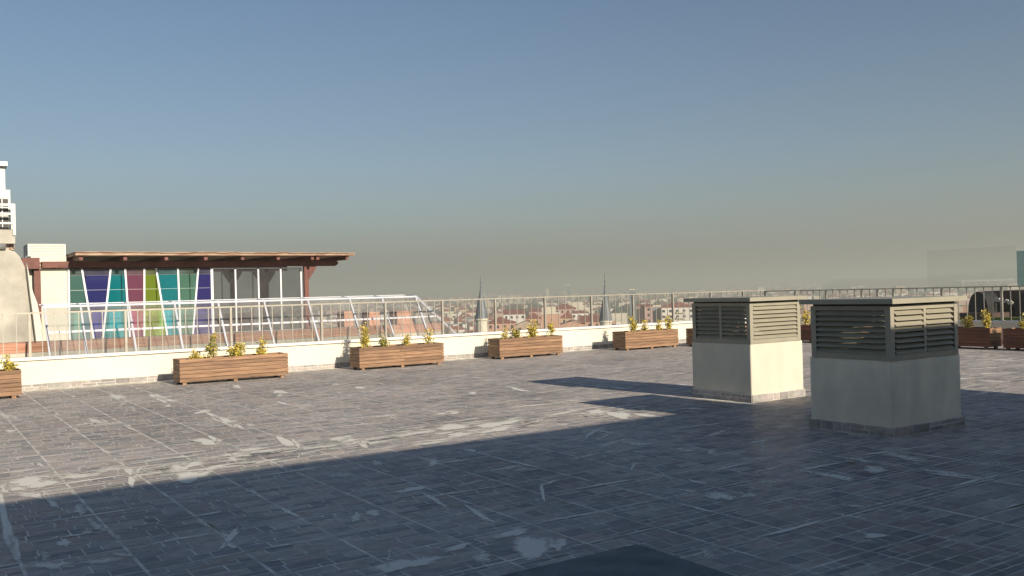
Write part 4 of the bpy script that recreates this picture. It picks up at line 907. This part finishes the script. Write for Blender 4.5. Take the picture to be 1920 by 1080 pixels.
for r_ in range(4):
    for k in range(5):
        inst('window', MB().box(-.75, .75, -.06, .02, -.65, .65).mesh('window', winm), wb, (-wdh / 2 + wdh * (k + .5) / 5, 0, Hh - 2.0 - 3.0 * r_))
    MB().box(-wdh * .12, wdh * .12, -.9, -.001, -.1, .75).build('balcony', creamc, wb, (wdh * .1, 0, Hh - 3.1 - 3.0 * r_))
house('apartment_block', 1805, 1815, 572, 250, peach, 'flat', 'orange block just right of the near vent beyond the railing', roof_px=1, rows=0, depth=8)
# glass towers
def tower(u0, u1, vt, D, m_, lab, cap=None):
    a = far(u0, vt, D); b = far(u1, vt, D); c = (a + b) / 2; wd = (a - b).length; zg = ground_z(c.x, c.y) - 2
    root = empty('tower_block', (c.x, c.y, zg), math.atan2(c.y, c.x) - math.pi / 2); tag(root, lab, 'tower')
    MB().box(-wd / 2, wd / 2, 0, wd, 0, c.z - zg).build('shaft', m_, root)
    fm_ = MB(); H_ = c.z - zg; n_ = int(H_ / 4)
    for k in range(n_): fm_.box(-wd / 2 - .1, wd / 2 + .1, -.15, -.01, 4 * k + 3.1, 4 * k + 3.6)
    fm_.build('floor_band', greyc if m_ is towerg else creamc, root)
    if cap: MB().box(-wd / 2, wd / 2, 0, wd, H_ + .01, H_ + cap).build('crown', creamc, root)
tower(1180, 1191, 544, 750, towerg, 'blue-grey glass tower left of the pink apartments', 0.8)
tower(1063, 1070, 536, 1900, towerg, 'slim hazy skyscraper on the horizon between the minarets', 3)
tower(1024, 1029, 543, 2100, creamc, 'faint pinkish tower on the horizon left of the skyscraper', 2)
for i, (a, b) in enumerate(((935, 940), (943, 948), (957, 962), (965, 968), (970, 976))):
    tower(a, b, 553.5, 1900, creamc, ['pale block on the horizon nearest the left minaret', 'second pale horizon block from the left minaret', 'third pale horizon block from the left minaret', 'slim fourth pale horizon block from the left minaret', 'fifth pale horizon block from the left minaret'][i])
for i, (a, b, v) in enumerate(((908, 913, 566), (915, 920, 565), (922, 928, 567), (931, 935, 566), (938, 944, 568), (946, 951, 567), (953, 959, 565), (876, 882, 567), (866, 873, 568))):
    t_ = tower(a, b, v, 1500, creamc if i < 7 else pinkc, 'yellowish apartment tower, number %s in the row right of the left minaret' % ['one', 'two', 'three', 'four', 'five', 'six', 'seven'][i] if i < 7 else ['tall pinkish apartment tower just left of the left minaret', 'second pinkish apartment tower left of the left minaret'][i - 7])

# ordinary houses: countable ones as things, the far mass as one object
hk = []
for i, (wm_, rm_) in enumerate(((whitec, rooft), (creamc, rooft), (sand, rooft), (whitec, greyc), (creamc, concrete), (greyc, rooft), (peach, rooft), (whitec, concrete))):
    m = MB(); w_, d_, h_ = 5, 4.5, 7.5
    m.box(-w_, w_, -d_, d_, -12, h_)
    if i % 8 in (3, 7, 4): m.box(-w_ - .2, w_ + .2, -d_ - .2, d_ + .2, h_ + .01, h_ + .8, 1); m.box(-2, 1.5, -1, 2.5, h_ + .81, h_ + 3, 0)
    else:
        z = h_ + .01; o = .6; m.poly([(-w_ - o, -d_ - o, z), (w_ + o, -d_ - o, z), (w_ * .45, 0, z + 2.4), (-w_ * .45, 0, z + 2.4)], 1); m.poly([(w_ + o, -d_ - o, z), (w_ + o, d_ + o, z), (w_ * .45, 0, z + 2.4)], 1)
        m.poly([(w_ + o, d_ + o, z), (-w_ - o, d_ + o, z), (-w_ * .45, 0, z + 2.4), (w_ * .45, 0, z + 2.4)], 1); m.poly([(-w_ - o, d_ + o, z), (-w_ - o, -d_ - o, z), (-w_ * .45, 0, z + 2.4)], 1)
    for zz in (5.9, 3.0, 0.1):
        for xx in (-3.3, -1.1, 1.1, 3.3): m.box(xx - .55, xx + .55, -d_ - .05, -d_ + .02, zz - .7, zz + .7, 2)
    hk.append(m.mesh('house', [wm_, rm_, winm]))
DESC = ['white house with red hipped roof', 'cream house with red hipped roof', 'sand house with red hipped roof', 'white flat roofed house', 'cream flat roofed house', 'grey house with red roof', 'peach house with red roof', 'white house with pale flat roof']
rg = random.Random(11); az0 = math.atan2(cF.y, cF.x)
placed = []
def azu(u): r = ray(u, 550); return math.atan2(r.y, r.x)
def rand_house(D0, D1, u0, u1):
    for _ in range(40):
        D = math.sqrt(rg.uniform(D0 * D0, D1 * D1)); a = azu(rg.uniform(u0, u1)); x, y = D * math.cos(a), D * math.sin(a)
        if all((x - p) ** 2 + (y - q) ** 2 > 15 ** 2 for p, q in placed): placed.append((x, y)); return x, y
    return None
for k in range(230):
    zone = rg.random()
    if zone < .55: q = rand_house(560, 1150, 800, 915)
    elif zone < .9: q = rand_house(640, 1300, 905, 1300)
    else: q = rand_house(500, 1000, 1490, 1560) if rg.random() < .5 else rand_house(300, 800, 1790, 1815)
    if not q: continue
    x, y = q; i = rg.randrange(8); o = inst('house', hk[i], None, (x, y, ground_z(x, y) + rg.uniform(-2, 3)), (0, 0, math.atan2(y, x) - math.pi / 2 + rg.uniform(-.7, .7)))
    s = rg.uniform(.7, 1.25); o.scale = (s, s, rg.uniform(.8, 1.3))
    p = Vector((x, y, -EYE)); uu = 960 + FPX * p.dot(cR) / p.dot(cF)
    zn = 'between skylight and left minaret' if uu < 903 else 'between the minarets' if uu < 1136 else 'between right minaret and vents' if uu < 1296 else 'seen between the two vents' if uu < 1700 else 'right of the near vent'
    dd = math.hypot(x, y); nf = 'nearer' if dd < 700 else 'mid-distance' if dd < 950 else 'farther'
    tag(o, nf + ' small ' + DESC[i] + ' ' + zn, 'house', nf + ' ' + DESC[i] + 's in the city ' + zn)
m = MB()
pal = [whitec, creamc, sand, pinkc, greyc, rooft]
for k in range(15000):
    D = 1000 + 6500 * (rg.random() ** 1.25); a = azu(960) + rg.uniform(-.85, .75); x, y = D * math.cos(a), D * math.sin(a)
    s = rg.uniform(4, 8) * (1 + D / 9000); hh = rg.choice([6, 7, 8, 9, 12, 15]) * rg.uniform(.8, 1.1); hh = 22 * rg.uniform(.7, 1.2) if rg.random() < .01 and D > 1500 else hh
    z = ground_z(x, y); ca, sa = math.cos(a + .3), math.sin(a + .3); i = rg.choice([0, 0, 1, 1, 2, 3, 4])
    P_ = [(x + s * (p * ca - q * sa), y + s * (p * sa + q * ca)) for p, q in ((-1, -1), (1, -1), (1, 1), (-1, 1))]
    for j in range(4):
        p, q = P_[j], P_[(j + 1) % 4]; m.poly([(p[0], p[1], z - 3), (q[0], q[1], z - 3), (q[0], q[1], z + hh), (p[0], p[1], z + hh)], i)
    if hh < 16 and rg.random() < .7:
        for j in range(4): p, q = P_[j], P_[(j + 1) % 4]; m.poly([(p[0], p[1], z + hh), (q[0], q[1], z + hh), (x, y, z + hh + 3)], 5)
    else: m.poly([(p[0], p[1], z + hh) for p in P_], 4)
tag(m.build('distant_city', pal), 'hazy mass of distant houses reaching to the horizon', 'city', kind='stuff')
# trees between the houses
treem = mat('distant_tree_green', (0.035, 0.05, 0.022), 0.95, 0.35, .08, world=True, c2=(0.08, 0.10, 0.045))
m = MB()
def clump(x, y, z, r, n_=7):
    for _ in range(n_):
        cx, cy, cz = x + rg.gauss(0, r * .45), y + rg.gauss(0, r * .45), z + abs(rg.gauss(0, r * .35)) + r * .3; q = r * rg.uniform(.3, .6)
        ring = [(cx + q * math.cos(t) * rg.uniform(.7, 1.2), cy + q * math.sin(t) * rg.uniform(.7, 1.2), cz + rg.uniform(-.3, .3) * q) for t in [k * math.pi / 3 for k in range(6)]]
        for k in range(6): m.poly([ring[k], ring[(k + 1) % 6], (cx, cy, cz + q)]); m.poly([ring[(k + 1) % 6], ring[k], (cx, cy, cz - q * 1.3)])
for k in range(1300):
    D = math.sqrt(rg.uniform(350 ** 2, 2600 ** 2)); a = azu(rg.uniform(700, 1950)); x, y = D * math.cos(a), D * math.sin(a)
    clump(x, y, ground_z(x, y) + 1, rg.uniform(3, 7) * (1 + D / 3000), 5)
for k in range(420):
    D = rg.uniform(900, 1500); a = azu(rg.choice([rg.uniform(1140, 1240), rg.uniform(955, 1010)])); x, y = D * math.cos(a), D * math.sin(a)
    clump(x, y, ground_z(x, y) + 2, rg.uniform(6, 10), 6)
tag(m.build('distant_trees', treem), 'dark green trees scattered between the distant houses', 'trees', kind='stuff')

# ================================================================ HAZE
bpy.context.view_layer.update()
ZMAX = 5 + max((o.matrix_world @ Vector(c)).z for o in col.objects if o.type == 'MESH' for c in o.bound_box)
hz = MB().box(-13000, 13000, -13000, 13000, -60, ZMAX).build('haze', [])
hm = bpy.data.materials.new('smog'); hm.use_nodes = True; n = hm.node_tree; n.nodes.clear()
pvn = n.nodes.new('ShaderNodeVolumePrincipled'); pvn.inputs['Color'].default_value = (0.76, 0.79, 0.69, 1); pvn.inputs['Density'].default_value = 0.00078; pvn.inputs['Anisotropy'].default_value = 0.2
oo = n.nodes.new('ShaderNodeOutputMaterial'); n.links.new(pvn.outputs[0], oo.inputs['Volume'])
hz.data.materials.append(hm); tag(hz, kind='stuff'); hz['label'] = 'pale brown smog over the city'
